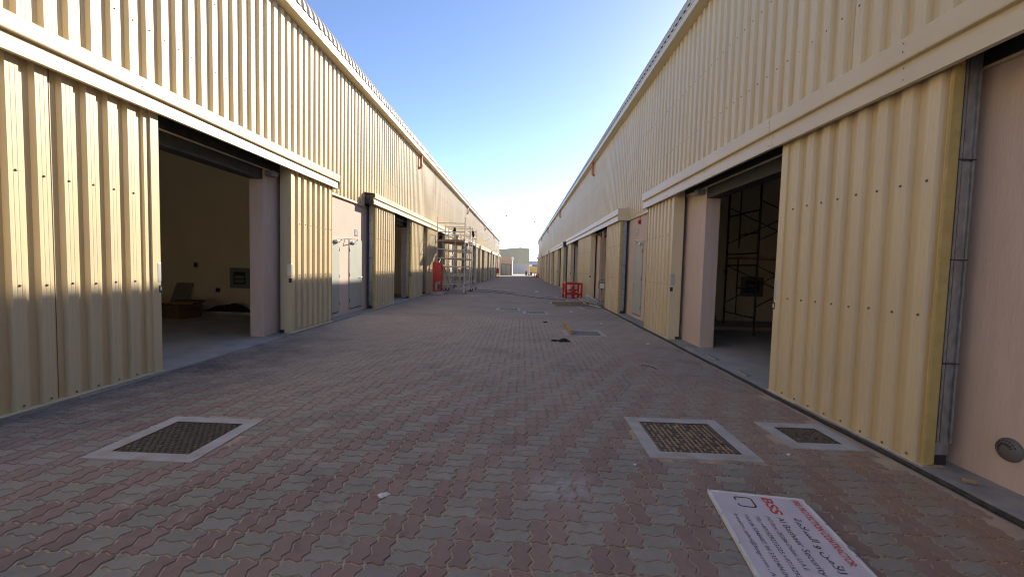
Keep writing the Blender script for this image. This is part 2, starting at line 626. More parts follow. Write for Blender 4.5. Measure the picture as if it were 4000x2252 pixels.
blocks = []      # (x, y, w, h, red)
for j in range(int((PY0 - Y0) / (2 * U)), int((PY1 - Y0) / (2 * U))):
    y = Y0 + j * 2 * U
    i0 = int((PX0 - X0) / U) - 4
    i1 = int((PX1 - X0) / U) + 2
    for i in range(i0, i1):
        ph = (i - j) % 4
        x = X0 + i * U
        if x < PX0 - U or x + U > PX1 + 0.03:
            continue
        if ph in (0, 1):
            blocks.append((x, y, 1, 2, 1))
        elif ph == 2:
            if x + 2 * U > PX1 + 0.03:
                continue
            blocks.append((x, y, 2, 1, 0))
            blocks.append((x, y + U, 2, 1, 0))
keep = []
for b in blocks:
    cx, cy = b[0] + b[2] * U / 2, b[1] + b[3] * U / 2
    if any(c[0] + .03 < cx < c[1] - .03 and c[2] + .03 < cy < c[3] - .03 for c in COVERS):
        continue
    keep.append((b, cx, cy))


def in_view(x, y, z=0.0, mx=0.0):
    v = Vector((x, y, z - CAM_H))
    d = v.dot(FWD)
    if d < 0.3:
        return None
    u = v.dot(RIGHT) / d * 1640.7
    w = v.dot(DOWN) / d * 1640.7
    if abs(u) < 2000 + mx and abs(w) < 1126 + mx:
        return d
    return None


near = []
for k, (b, cx, cy) in enumerate(keep):
    if 1.2 < cy < 8:
        d = in_view(cx, cy, 0, 40)
        if d is not None and not (1.30 < cx < 2.0 and cy < 3.0):
            near.append((d, k))
near.sort()
single = set(k for _, k in near[:296])

TOP_IN, SK = 0.0050, -0.0095
paver_mesh = {}
for (w, h, red) in ((1, 2, 1), (2, 1, 0)):
    top = outline(w, h, GAP + TOP_IN)
    low = outline(w, h, GAP)
    n = len(top)
    mb = MB()
    mb.v = [(p[0] - w * U / 2, p[1] - h * U / 2, 0.0) for p in top] + [(p[0] - w * U / 2, p[1] - h * U / 2, SK) for p in low]
    mb.f = [tuple(range(n))] + [(i, n + i, n + (i + 1) % n, (i + 1) % n) for i in range(n)]
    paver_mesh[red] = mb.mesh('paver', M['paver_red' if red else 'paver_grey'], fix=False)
for k in sorted(single):
    b, cx, cy = keep[k]
    o = inst(paver_mesh[b[4]], 'paver', (cx, cy, random.uniform(-0.0012, 0.0012)), paving,
             (random.gauss(0, .006), random.gauss(0, .006), random.gauss(0, .006)))

# the remaining ~30 000 pavers as one part
V, F, MI, TN = [], [], [], []
vo = 0
tops = {(1, 2): outline(1, 2, GAP + TOP_IN), (2, 1): outline(2, 1, GAP + TOP_IN)}
lows = {(1, 2): outline(1, 2, GAP), (2, 1): outline(2, 1, GAP)}
flat = {(1, 2): outline(1, 2, GAP + .001), (2, 1): outline(2, 1, GAP + .001)}
loops, starts, totals = [], [], []
lc = 0
for k, (b, cx, cy) in enumerate(keep):
    if k in single:
        continue
    key = (b[2], b[3])
    zc = gz(cy) + rng.normal(0, .0009)
    tx, ty = rng.normal(0, .006, 2)
    if cy > 22:
        tx = 0
        ty = (gz(cy + .1) - gz(cy - .1)) / .2
    tt = rng.random()

    def put(pts, z):
        xy = pts + np.array([b[0], b[1]])
        zz = zc + (xy[:, 0] - cx) * tx + (xy[:, 1] - cy) * ty + z
        return np.column_stack([xy, zz])
    if cy < 13:
        P = np.vstack([put(tops[key], 0), put(lows[key], SK)])
        n = len(tops[key])
        V.append(P)
        loops.append(np.arange(n) + vo)
        starts.append(lc)
        totals.append(n)
        lc += n
        MI.append(b[4])
        for i in range(n):
            loops.append(np.array([i, n + i, n + (i + 1) % n, (i + 1) % n]) + vo)
            starts.append(lc)
            totals.append(4)
            lc += 4
            MI.append(b[4])
        TN.append(np.full(2 * n, tt))
        vo += 2 * n
    else:
        P = put(flat[key], 0)
        n = len(P)
        V.append(P)
        loops.append(np.arange(n) + vo)
        starts.append(lc)
        totals.append(n)
        lc += n
        MI.append(b[4])
        TN.append(np.full(n, tt))
        vo += n
V = np.vstack(V)
loops = np.concatenate(loops).astype(np.int32)
me = bpy.data.meshes.new('paver_field')
me.vertices.add(len(V))
me.vertices.foreach_set("co", V.ravel())
me.loops.add(len(loops))
me.loops.foreach_set("vertex_index", loops)
me.polygons.add(len(starts))
me.polygons.foreach_set("loop_start", np.array(starts, dtype=np.int32))
me.polygons.foreach_set("loop_total", np.array(totals, dtype=np.int32))
me.polygons.foreach_set("material_index", np.array(MI, dtype=np.int32))
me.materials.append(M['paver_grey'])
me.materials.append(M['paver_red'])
at = me.attributes.new("tint", 'FLOAT', 'POINT')
at.data.foreach_set("value", np.concatenate(TN).astype(np.float32))
me.update(calc_edges=True)
me.validate()
me.shade_flat()
pf = bpy.data.objects.new('paver_field', me)
COL.objects.link(pf)
pf.parent = paving
tag(pf, kind='stuff')


# ------------------------------------------------------------------ the two long warehouses
class Side:
    """d = distance out of the plinth wall towards the lane"""
    def __init__(s, wall, sign, zc, f0, fm, f1, zg):
        s.wall, s.sign, s.zc, s.f0, s.fm, s.f1, s.zg = wall, sign, zc, f0, fm, f1, zg

    def p(s, d, y, z):
        return (s.wall + s.sign * d, y, z)

    def box(s, mb, d0, d1, y0, y1, z0, z1):
        a, b_ = s.wall + s.sign * d0, s.wall + s.sign * d1
        return mb.box(min(a, b_), max(a, b_), y0, y1, z0, z1)


SL = Side(LEFT_WALL, 1, 3.478, 3.515, 3.70, 3.872, 6.96)
SR = Side(RIGHT_WALL, -1, 3.32, 3.265, 3.474, 3.671, 7.04)
PITCH = 0.25
RIB = [(0, 0), (.050, 0), (.069, .050), (.098, .050), (.102, .0485), (.108, .0485), (.112, .050), (.138, .050), (.142, .0485),
       (.148, .0485), (.152, .050), (.181, .050), (.200, 0)]


def rib_profile(length, off=0.0):
    pts = []
    k = -1
    while k * PITCH < length + PITCH:
        for s_, d in RIB:
            pts.append((k * PITCH + s_ + off, d))
        k += 1
    out = []

    def at(x):
        for (a, da), (b_, db) in zip(pts[:-1], pts[1:]):
            if a <= x <= b_ and b_ > a:
                return da + (db - da) * (x - a) / (b_ - a)
        return 0
    out.append((0, at(0)))
    out += [(s_, d) for s_, d in pts if 0 < s_ < length]
    out.append((length, at(length)))
    return out


RS = 0.5                                 # bull-nose radius of the roof eave


def make_shell(S, ybays, name, label, floor_z, y_open):
    root = empty(name, (S.wall, 10, 0))
    root.location = (0, 0, 0)
    tag(root, label, 'warehouse')
    # corrugated cladding sheets, one metre wide
    mb = MB()
    prof = rib_profile(1.0)
    mb.extrude(prof, lambda p, a: (S.sign * p[1], p[0], a), 0.0, S.zg + 0.1 - S.zc, closed=False)
    sheet = mb.mesh('cladding_sheet', M['cream'], fix=False)
    sc = MB()
    for zz in (0.09, 1.25, 2.35):
        for k in range(4):
            c = S.sign * 0.050
            sc.lathe([(.011, 0), (.011, S.sign * .004), (.006, S.sign * .008)], (c, k * PITCH + .125, zz), 6, 'X')
    screws = sc.mesh('screw_row', M['screw'])
    # bull-nose roof sheet
    mr = MB()
    arc = [(RS * math.cos(t) - RS + 0.25, RS * math.sin(t), math.cos(t), math.sin(t)) for t in np.linspace(0, PI / 2 - .08, 9)]
    arc.append((-14.0, arc[-1][1] + 13.7 * 0.08, 0.08, 1.0))
    n = len(prof)
    for (d, z, nx, nz) in arc:
        for (s_, h) in prof:
            mr.v.append((S.sign * (d + nx * h), s_, z + nz * h))
    for a in range(len(arc) - 1):
        for i in range(n - 1):
            mr.f.append((a * n + i, a * n + i + 1, (a + 1) * n + i + 1, (a + 1) * n + i))
    roofsheet = mr.mesh('roof_sheet', M['roof'], fix=False)
    gut = MB()
    gp = [(.05, S.zg), (.285, S.zg), (.29, S.zg + .005), (.29, S.zg + .135), (.278, S.zg + .14), (.278, S.zg + .13), (.275, S.zg + .02), (.05, S.zg + .02)]
    gut.extrude(gp, lambda p, a: (S.sign * p[0], a, p[1]), 0.0, 2.995)
    gutter = gut.mesh('gutter', M['cream_trim'])
    tr = MB()
    tr.extrude([(.20, S.zg + .185), (.268, S.zg + .185), (.268, S.zg + .235), (.20, S.zg + .235)], lambda p, a: (S.sign * p[0], a, p[1]), 0, 2.997)
    drip = tr.mesh('eave_trim', M['cream_trim'])
    y = Y_START
    k = 0
    while y < Y_END - 0.6:
        j = random.gauss(0, .0012)
        inst(sheet, 'cladding_sheet', (S.wall + S.sign * (0.012 + (k % 2) * .0016), y, S.zc), root, (0, random.gauss(0, .0006), random.gauss(0, .0035)))
        if 1 < y < 45:
            inst(screws, 'screw_row', (S.wall + S.sign * 0.0125, y, S.zc), root)["kind"] = 'stuff'
        inst(roofsheet, 'roof_sheet', (S.wall, y, S.zg + .235 + random.gauss(0, .002)), root)
        y += 1.0
        k += 1
    y_last = y
    y = Y_START
    while y < y_last - 1:
        L_ = 1.0
        inst(gutter, 'gutter', (S.wall + S.sign * random.uniform(-.002, .002), y, random.uniform(-.002, .002)), root)
        inst(drip, 'eave_trim', (S.wall, y, 0), root)
        y += 3.0
    # liner behind the cladding, back wall, end walls
    mb = MB()
    S.box(mb, -.14, 0.004, Y_START, y_last, S.zc - .02, S.zg + .45)
    mb.build('liner_wall', M['interior'], root)
    mb = MB()
    S.box(mb, -14.0, -13.8, Y_START, y_last, -0.7, S.zg + 1.7)
    mb.build('back_wall', M['interior'], root)
    for yy in (Y_START - .2, y_last):
        mb = MB()
        S.box(mb, -14.0, 0.02, yy, yy + .2, -0.7, S.zg + .3)
        pts = [(-14, S.zg + .3), (.02, S.zg + .3), (-.2, S.zg + .72), (-14, S.zg + 1.82)]
        mb.extrude(pts, lambda p, a: S.p(p[0], a, p[1]), yy, yy + .2)
        mb.build('end_wall', M['cream'], root)
    # drip flashing under the cladding
    mb = MB()
    mb.extrude([(0.0, S.zc - .035), (.065, S.zc - .045), (.067, S.zc - .02), (.058, S.zc + .01), (0.0, S.zc + .01)],
               lambda p, a: S.p(p[0], a, p[1]), Y_START, y_last)
    mb.build('drip_flashing', M['cream_trim'], root)
    # plinth wall with openings
    edges = [Y_START]
    for a, b_ in y_open:
        edges += [a, b_]
    edges.append(y_last)
    for a, b_ in zip(edges[0::2], edges[1::2]):
        mb = MB()
        S.box(mb, -.28, 0.0, a, b_, -0.66, S.zc - .036)
        mb.build('plinth_wall', M['pink'], root)
    for a, b_ in y_open:
        mb = MB()
        S.box(mb, -.27, -.005, a, b_, S.zc - .24, S.zc - .02)
        S.box(mb, -.26, -.145, a, b_, S.zc - .02, S.zc + .2)
        mb.build('door_track_beam', M['dark_steel'], root)
        for yy in (a - .16, b_ + .16):
            mb = MB()
            S.box(mb, .002, .16, yy - .09, yy + .09, S.zc - .15, S.zc - .05)
            mb.build('track_bracket', M['panel_grey'], root)
    # floor slab, kerb strip
    mb = MB()
    S.box(mb, -13.8, -.285, Y_START, y_last, floor_z - .3, floor_z)
    mb.build('floor_slab', M['concrete'], root)
    cuts = [Y_START] + sorted([e for o_ in y_open for e in o_ if e < 24]) + list(np.arange(26.0, 95.0, 3.0)) + [y_last]
    for a, b_ in zip(cuts[:-1], cuts[1:]):
        is_open = any(abs(a - o_[0]) < .01 for o_ in y_open) and a < 24
        za = gz((a + b_) / 2) + floor_z
        mb = MB()
        S.box(mb, -.284 if is_open else .001, .36, a, b_, za - .5, za + (.001 if is_open else .004))
        mb.build('door_threshold' if is_open else 'kerb_strip', M['concrete'] if is_open else M['kerb_dirty'], root)
    for a, b_ in y_open:
        if a > 20:
            mb = MB()
            S.box(mb, -.284, .0005, a, b_, -.7, floor_z)
            mb.build('door_threshold', M['concrete'], root)
    return root, y_last


L_BAYS = [(-20.5, -7.0), (-4.4, 11.11), (13.77, 29.3), (31.9, 47.4), (49.6, 66.0), (68.4, 84.2), (86.6, 94.6)]
R_BAYS = [(-20.5, -7.0), (-4.2, 11.80), (14.68, 31.8), (34.3, 50.9), (53.4, 69.6), (72.2, 88.0), (90.2, 94.6)]
L_OPEN = [(4.55, 8.50), (16.1, 19.30), (24.0, 27.6), (34.6, 38.2), (41.6, 45.0), (52.6, 56.2), (60.0, 63.4), (71.2, 74.8), (78.2, 81.6)]
R_OPEN = [(5.10, 8.68), (16.9, 20.2), (25.4, 29.3), (37.2, 40.4), (44.8, 48.2), (56.2, 59.6), (63.6, 67.0), (75.2, 78.6)]

left, yl = make_shell(SL, L_BAYS, 'warehouse', 'long sunlit cream corrugated warehouse with open sliding doors along the left of the lane', 0.02, L_OPEN)
right, yr = make_shell(SR, R_BAYS, 'warehouse', 'long shaded cream corrugated warehouse with open sliding doors along the right of the lane', 0.035, R_OPEN)


def fascia(S, root, bays, cap_closed):
    prof = [(.03, S.f1 + .05), (.36, S.f1 + .006), (.44, S.f1), (.445, S.f1 - .01), (.443, S.fm + .012), (.438, S.fm), (.392, S.fm - .003), (.395, S.fm - .02), (.405, S.fm - .07),
            (.410, S.f0 + .012), (.418, S.f0), (.372, S.f0 - .002), (.370, S.f0 + .018), (.390, S.f0 + .02), (.378, S.fm - .03), (.378, S.fm + .015),
            (.425, S.fm + .03), (.425, S.f1 - .02), (.03, S.f1 + .025)]
    for bi, (a, b_) in enumerate(bays):
        n = max(1, round((b_ - a) / 1.92))
        st = (b_ - a) / n
        for i in range(n):
            mb = MB()
            mb.extrude(prof, lambda p, q: S.p(p[0], q, p[1]), a + i * st + (.0015 if i else 0), a + (i + 1) * st - .0015)
            o = mb.build('track_cover', M['cream_trim'], root)
            o.location = (S.sign * random.uniform(-.0025, .0025), 0, random.uniform(-.002, .002))
            # rivets at the lap joint
            if i and a + i * st < 30:
                r = MB()
                for zz in (S.f1 - .05, S.f1 - .12, S.fm - .06, S.f0 + .05):
                    dd = .446 if zz > S.fm else .427
                    x = S.p(dd, 0, 0)[0]
                    r.lathe([(.006, 0), (.006, S.sign * .003), (.003, S.sign * .005)], (x, a + i * st + .03, zz), 6, 'X')
                r.build('rivet_row', M['screw'], root)["kind"] = 'stuff'
        # steel top track and end
        mb = MB()
        S.box(mb, .16, .26, a + .04, b_ - .04, S.f0 + .175, S.f0 + .25)
        mb.build('top_track', M['dark_steel'], root)
        mb = MB()
        S.box(mb, .069, .079, a + .06, b_ - .06, S.zc - .03, S.f0 + .155)
        mb.build('dark_backing', M['dark_steel'], root)  # dark strip added so the lit cladding behind does not show
        mb = MB()
        S.box(mb, .08, .376, a + .06, b_ - .06, S.f0 + .16, S.f0 + .17)
        mb.build('track_soffit', M['dark_steel'], root)  # dark plate added to keep the space above the leaves dark
        for yy, key in ((a, 0), (b_, 1)):
            mb = MB()
            if cap_closed.get((bi, key), False):
                S.box(mb, .02, .436, yy - .012 if key == 0 else yy, yy if key == 0 else yy + .012, S.f0, S.f1 + .01)
                mb.build('cover_end_cap', M['cream'], root)
            else:
                yy2 = yy + (.05 if key == 0 else -.05)
                S.box(mb, .05, .383, min(yy2, yy2 + .01), max(yy2, yy2 + .01), S.f0 + .01, S.f1 - .03)
                S.box(mb, .20, .215, yy2 - .02, yy2 - .001, S.f0 + .02, S.f1 - .06)
                S.box(mb, .08, .36, yy2 - .015, yy2 - .001, S.f0 + .10, S.f0 + .115)
                mb.build('open_end_dark_fill', M['dark_steel'], root)  # dark plate and bars stand for the shaded inside of the open end


fascia(SL, left, L_BAYS, {(4, 0): True, (1, 1): True})
fascia(SR, right, R_BAYS, {(2, 0): True, (1, 1): False, (4, 0): True})


def door_leaf(S, root, y0, y1, open_far, bare=False, label=None, detail=True):
    """sliding leaf; open_far: the edge beside the opening is the far one"""
    zb = gz((y0 + y1) / 2) + 0.03
    zt = S.f0 + 0.14
    ye0, ye1 = (y0, y1 - .20) if open_far else (y0 + .20, y1)
    if bare:
        ye0, ye1 = y0, y1
    mb = MB()
    prof = rib_profile(ye1 - ye0, 0.02)
    mb.extrude(prof, lambda p, a: S.p(.272 + p[1], ye0 + p[0], a), zb + .012, zt, closed=False)
    door = mb.build('sliding_door', M['cream_dusty'], root, fix=False)
    if label:
        door["label"] = label
    # yellow foam core behind the sheet
    mb = MB()
    S.box(mb, .225, .2695, y0 + .003, y1 - .003 if bare else y1 - .006, zb + .03, zt)
    fo = mb.build('foam_core', M['foam'], door)
    fe = y0 if open_far else y1
    # foam that fills the last rib, proud of the end
    mb = MB()
    S.box(mb, .24, .312, fe - .004 if open_far else fe - .02, fe + .02 if open_far else fe + .004, zb + .02, zt - .002)
    mb.build('foam_edge', M['foam'], door)
    # steel channel frame
    mb = MB()
    S.box(mb, .10, .222, y0 + .02, y1 - .02, zb + .10, zt)
    mb.build('inner_panel', M['galv'], door)
    mb = MB()
    s_ = 1 if open_far else -1
    ye = fe + s_ * .004
    for d0, d1 in ((.10, .118), (.135, .185), (.204, .2215)):
        dep = .004 if d0 != .135 else .016
        a, b_ = ye + s_ * (dep - .012), ye + s_ * .03
        S.box(mb, d0, d1, min(a, b_), max(a, b_), zb + .21, zt)
    S.box(mb, .118, .204, min(ye + s_ * .012, ye + s_ * .03), max(ye + s_ * .012, ye + s_ * .03), zb + .21, zt)
    mb.build('end_channel', M['galv'], door)
    if detail:
        mb = MB()
        for zz in (.9, 1.75, 2.55):
            S.box(mb, .096, .2225, ye - .014 if open_far else ye - .002, ye + .002 if open_far else ye + .014, zz, zz + .010)
        mb.build('strap_row', M['dark_steel'], door)["kind"] = 'stuff'
        mb = MB()
        S.box(mb, .10, .22, y0 + .03, y1 - .03, zb - .0, zb + .095)
        mb.build('bottom_rail', M['dark_steel'], door)
    if not bare:
        a, b_ = (y1 - .20, y1) if open_far else (y0, y0 + .20)
        e = b_ if open_far else a
        mb = MB()
        S.box(mb, .085, .324, min(e, e - s_ * .085), max(e, e - s_ * .085), zb + (.012), zt)
        i0 = e - s_ * .086
        i1 = e - s_ * .20
        S.box(mb, .2727, .3235, min(e - s_ * .0855, e - s_ * .12), max(e - s_ * .0855, e - s_ * .12), zb + .013, zt - .001)
        S.box(mb, .2725, .300, min(e - s_ * .1205, i1), max(e - s_ * .1205, i1), zb + .0135, zt - .002)
        mb.build('edge_trim', M['cream'], door)
        mb = MB()
        lo, hi = min(e - s_ * .05, e + s_ * .004), max(e - s_ * .05, e + s_ * .004)
        S.box(mb, .23, .328, lo, hi, 1.27, 1.53)
        mb.build('lock_plate', M['plate'], door, bevel=.004)
        mb = MB()
        S.box(mb, .27, .331, min(e - s_ * .03, e + s_ * .006), max(e - s_ * .03, e + s_ * .006), 1.13, 1.22)
        mb.build('latch_case', M['dark_steel'], door)
        mb = MB()
        S.box(mb, .33, .338, min(e - s_ * .022, e - s_ * .004), max(e - s_ * .022, e - s_ * .004), 1.15, 1.20)
        mb.build('latch_button', M['white'], door)
        mb = MB()
        S.box(mb, .07, .17, min(e - s_ * .02, e + s_ * .003), max(e - s_ * .02, e + s_ * .003), zb - .02, zb + .07)
        mb.build('roller_shoe', M['black_rubber'], door)
    else:
        mb = MB()
        e = y1 if open_far else y0
        for k in range(14):
            z_ = zb + .06 + k * .23
            if z_ + .15 < zt:
                S.box(mb, .235, .30, min(e, e - s_ * .004) - .004, max(e, e - s_ * .004) + .004, z_, z_ + .205)
        mb.build('edge_tape', M['tilt_yellow'], door)
        mb = MB()
        S.box(mb, .19, .34, e - .05, e + .05, 1.02, 1.25)
        mb.build('lock_case', M['panel_grey'], door)
        mb = MB()
        S.box(mb, .10, .21, min(e, e + .01) - .012, max(e, e + .01), zb + .1, zt)
        mb.build('end_rail', M['galv'], door)
    # bottom flashing
    mb = MB()
    mb.extrude([(.14, zb), (.345, zb - .004), (.347, zb + .006), (.326, zb + .012), (.14, zb + .010)], lambda p, q: S.p(p[0], q, p[1]), y0 - .01, y1 + .01)
    mb.build('bottom_flashing', M['white' if False else 'cream_trim'], door)
    if detail:
        mb = MB()
        n = int((ye1 - ye0) / PITCH)
        for k in range(n + 1):
            yy = ye0 + .02 + k * PITCH + .125
            if yy > ye1 - .05:
                continue
            for zz in (zb + .05, 1.29, 2.42):
                x = S.p(.322, 0, 0)[0]
                mb.lathe([(.013, 0), (.013, S.sign * .004), (.007, S.sign * .010)], (x, yy + random.uniform(-.008, .008), zz + random.uniform(-.006, .006)), 6, 'X')
        mb.build('screw_row', M['screw'], door)["kind"] = 'stuff'
        if ye1 - ye0 > 1.6:
            mb = MB()
            ys_ = ye0 + 3 * PITCH + .02 + (.235)
            S.box(mb, .2725, .2765, ys_, ys_ + .0035, zb + .02, zt - .01)
            mb.build('sheet_lap', M['screw'], door)
    return door


door_leaf(SL, left, 3.40, 5.68, True, label='nearest sunlit corrugated door leaf with steel lock plate')
door_leaf(SL, left, 8.96, 10.93, False)
door_leaf(SL, left, 14.17, 16.29, True)
door_leaf(SL, left, 18.79, 21.02, False, bare=True, label='corrugated door leaf with yellow tape along its open edge')
door_leaf(SL, left, 21.95, 24.30, True)
door_leaf(SL, left, 27.2, 29.2, False)
door_leaf(SR, right, 3.50, 5.68, True, label='nearest shaded door leaf with yellow foam and steel channel at its end')
door_leaf(SR, right, 9.60, 11.60, False)
door_leaf(SR, right, 14.75, 17.08, True)
door_leaf(SR, right, 21.0, 23.08, False)
door_leaf(SR, right, 23.12, 25.67, True)
door_leaf(SR, right, 29.47, 31.5, False)
for S, root, bays in ((SL, left, L_BAYS[3:]), (SR, right, R_BAYS[3:])):
    for a, b_ in bays:
        w = 2.15
        spots = [(a + .25, True), (a + 5.9 + random.uniform(-.4, .2), False), (a + 8.2, True), (b_ - 2.35, False)]
        for yy, far in spots:
            if yy + w > b_ or yy + w > 94.8:
                continue
            door_leaf(S, root, yy, yy + w + random.uniform(-.1, .15), far, detail=False)

# party walls inside, raised plinth
for S, root, yw in ((SL, left, (12.42, 30.6, -5.6)), (SR, right, (13.05, 33.0, -5.6))):
    for y_ in yw:
        mb = MB()
        S.box(mb, -13.7, -.283, y_ - .1, y_ + .1, -.2, S.zg + .30)
        mb.build('party_wall', M['interior'], root)
    for y_ in ((3.3, 21.6) if S is SL else (3.9, 23.0)):
        mb = MB()
        S.box(mb, -13.7, -.283, y_ - .08, y_ + .08, -.2, S.zg + .30)
        mb.build('party_wall', M['interior'], root)
mb = MB()
SR.box(mb, -9.0, -.9, 11.42, 12.948, .03, .12)
mb.build('raised_plinth', M['concrete'], right)
mb = MB()
SL.box(mb, -9.0, -.9, 11.7, 12.318, .015, .09)
mb.build('raised_plinth', M['concrete'], left)
# joists under the roof so that the dark openings have structure
for S, root in ((SL, left), (SR, right)):
    for y_ in (6.5, 9.5, 17.5, 26.0):
        mb = MB()
        mb.beam(S.p(-.2, y_, S.zg + .25), S.p(-13, y_, S.zg + 1.2), .16, .3)
        mb.build('roof_rafter', M['dark_steel'], root)

# pedestrian doors in the pink walls between the bays
def ped_door(S, root, y0, y1, z0, z1, hinge_far, arm, label=None):
    mb = MB()
    S.box(mb, .001, .022, y0, y1, z0, z1)
    # leaf sits in a shallow frame
    d = mb.build('pedestrian_door', M['door_grey'], root)
    f = MB()
    t = .035
    S.box(f, .001, .016, y0 - t, y0 - .003, z0, z1 + t)
    S.box(f, .001, .016, y1 + .003, y1 + t, z0, z1 + t)
    S.box(f, .001, .015, y0 - .0025, y1 + .0025, z1 + .003, z1 + t - .001)
    f.build('door_frame', M['door_grey'], d)
    f = MB()
    S.box(f, .001, .012, y0, y1, z0 - .030, z0 - .004)
    f.build('door_threshold', M['dark_steel'], d)
    hy = y1 + .004 if hinge_far else y0 - .004
    for zz in (z0 + .25, (z0 + z1) / 2, z1 - .28):
        h = MB()
        h.tube(S.p(.026, hy, zz - .06), S.p(.012, hy, zz + .06), .011, 8)
        h.build('hinge', M['dark_steel'], d)
    c = MB()
    s_ = -1 if hinge_far else 1
    cy = hy + s_ * .22
    S.box(c, .023, .085, min(cy - .14, cy + .14), max(cy - .14, cy + .14), z1 - .10, z1 - .035)
    c.build('door_closer', M['plate'], d, bevel=.006)
    c = MB()
    c.beam(S.p(.09, cy + s_ * .1, z1 - .03), S.p(.28, cy - s_ * .25, z1 + .015), .03, .012)
    c.beam(S.p(.28, cy - s_ * .25, z1 + .018), S.p(.018, cy - s_ * .55 if not arm else cy - s_ * .5, z1 + .022), .028, .012)
    c.build('closer_arm', M['plate'], d)
    ly = y0 + .09 if hinge_far else y1 - .09
    h = MB()
    h.lathe([(.028, 0), (.028, S.sign * .012), (.012, S.sign * .016), (.012, S.sign * .05)], S.p(.022, ly, 1.12), 12, 'X')
    h.tube(S.p(.07, ly, 1.12), S.p(.07, ly + (.13 if hinge_far else -.13), 1.115), .011, 8)
    h.lathe([(.022, 0), (.022, S.sign * .01)], S.p(.022, ly, 1.02), 10, 'X')
    h.build('lever_handle', M['plate'], d)
    return d


ped_door(SL, left, 11.12, 12.03, .16, 2.25, True, True)
ped_door(SL, left, 12.78, 13.74, .18, 2.27, False, True)
ped_door(SR, right, 11.55, 12.52, .17, 2.42, True, True)
ped_door(SR, right, 13.02, 13.96, .17, 2.46, False, True)
for k in (1, 2, 3):
    for S, root, bays in ((SL, left, L_BAYS), (SR, right, R_BAYS)):
        a, b_ = bays[k + 1][1], bays[k + 2][0] if k + 2 < len(bays) else 95
        z0 = gz(a) + .2
        ped_door(S, root, a + .25, a + 1.1, z0, z0 + 2.1, True, True)
        ped_door(S, root, a + 1.5, a + 2.35, z0, z0 + 2.1, False, True)

# orange rainwater spouts under the gutter
for S, root, ysp in ((SL, left, (21.0, 39.2, 57.4, 75.5, 92.6)), (SR, right, (22.2, 41.0, 60.0, 78.8, 93.2))):
    for y_ in ysp:
        mb = MB()
        pts = [S.p(.17, y_, S.zg + .01), S.p(.17, y_, S.zg - .54)]
        for t in np.linspace(0, PI / 2, 6)[1:]:
            pts.append(S.p(.17 - .09 * (1 - math.cos(t)), y_, S.zg - .54 - .09 * math.sin(t)))
        pts.append(S.p(.02, y_, S.zg - .632))
        mb.path(pts, .060, 12)
        sp = mb.build('rainwater_spout', M['orange'], root, smooth=True)
        mb = MB()
        S_top = S.p(.17, y_, S.zg - .05)
        mb.lathe([(.072, 0), (.072, .055), (.062, .06)], S_top, 12)
        mb.build('pipe_socket', M['orange'], sp)
# downpipes at the far ends
for S, root in ((SL, left), (SR, right)):
    mb = MB()
    mb.path([S.p(.17, 95.2, S.zg), S.p(.17, 95.2, S.zg - .4), S.p(.07, 95.2, S.zg - .6), S.p(.07, 95.2, -.5)], .05, 8)
    mb.build('downpipe', M['white'], root)
mb = MB()
SR.box(mb, .053, .10, 50.9, 51.2, SR.zc, SR.zg)
mb.build('downpipe', M['cream_trim'], right)

# soil vent grille low on the near right wall
mb = MB()
c = SR.p(0, 3.17, .335)
mb.lathe([(.088, 0), (.088, -.010), (.080, -.026), (.060, -.040), (.030, -.046), (.001, -.048)], c, 24, 'X')
vent = mb.build('vent_cover', M['vent'], right, smooth=True)
mb = MB()
for k in range(9):
    t = -0.25 + k * .36
    r0, r1 = .034, .070
    hw = .0075
    a = Vector((0, math.cos(t), math.sin(t)))
    b_ = Vector((0, -math.sin(t), math.cos(t)))
    cc = Vector(c)
    q = [cc + Vector((-.0475, 0, 0)) + a * r0 - b_ * hw * .6, cc + Vector((-.0475, 0, 0)) + a * r0 + b_ * hw * .6,
         cc + Vector((-.036, 0, 0)) + a * r1 + b_ * hw, cc + Vector((-.036, 0, 0)) + a * r1 - b_ * hw]
    q2 = [p + Vector((.012, 0, 0)) for p in q]
    mb.hexa(q2 + q)
mb.build('vent_slot', M['black_rubber'], vent)["kind"] = 'stuff'
# thin black strip along the right kerb
mb = MB()
pts = []
for y_ in np.arange(1.2, 20.0, .22):
    pts.append((RIGHT_WALL - .375 + .008 * math.sin(y_ * 2.1) + random.uniform(-.004, .004), y_, .014 + random.uniform(-.003, .003)))
mb.path(pts, .021, 8)
mb.build('kerb_edge_strip', M['black_rubber'], right, smooth=True)


# ------------------------------------------------------------------ things fixed on the walls
def name_plate(S, y, z, label):
    mb = MB()
    S.box(mb, .001, .012, y - .12, y + .12, z - .10, z + .10)
    o = mb.build('name_plate', M['plate_blue'])
    tag(o, label, 'plate', 'name plates over the side doors')
    mb = MB()
    for k in range(3):
        S.box(mb, .0122, .0135, y - .09, y + (.06 if k == 1 else .09), z + .045 - k * .05, z + .062 - k * .05)
    mb.build('faded_print', M['white'], o)


name_plate(SL, 13.31, 2.53, 'small grey name plate above the left wall\'s farther grey side door')
name_plate(SL, 11.42, 2.53, 'small grey name plate half hidden by the left corrugated door leaf')
name_plate(SR, 13.75, 2.80, 'small blue grey name plate above the glossy side door on the right')
al = empty('alarm_sounder', SR.p(0, 13.42, 3.12))
tag(al, 'small red alarm sounder hanging high on the right pink wall', 'alarm')
mb = MB()
mb.lathe([(.055, 0), (.06, -.02), (.06, -.07), (.05, -.085)], (0, 0, -.03), 14, 'X')
mb.build('sounder_body', M['red'], al)
mb = MB()
mb.box(-.012, 0, -.05, .05, -.1, .05)
mb.build('back_box', M['red'], al)
mb = MB()
mb.tube((-.03, 0, .03), (-.02, -.0, .14), .008, 6)
mb.build('conduit', M['dark_steel'], al)

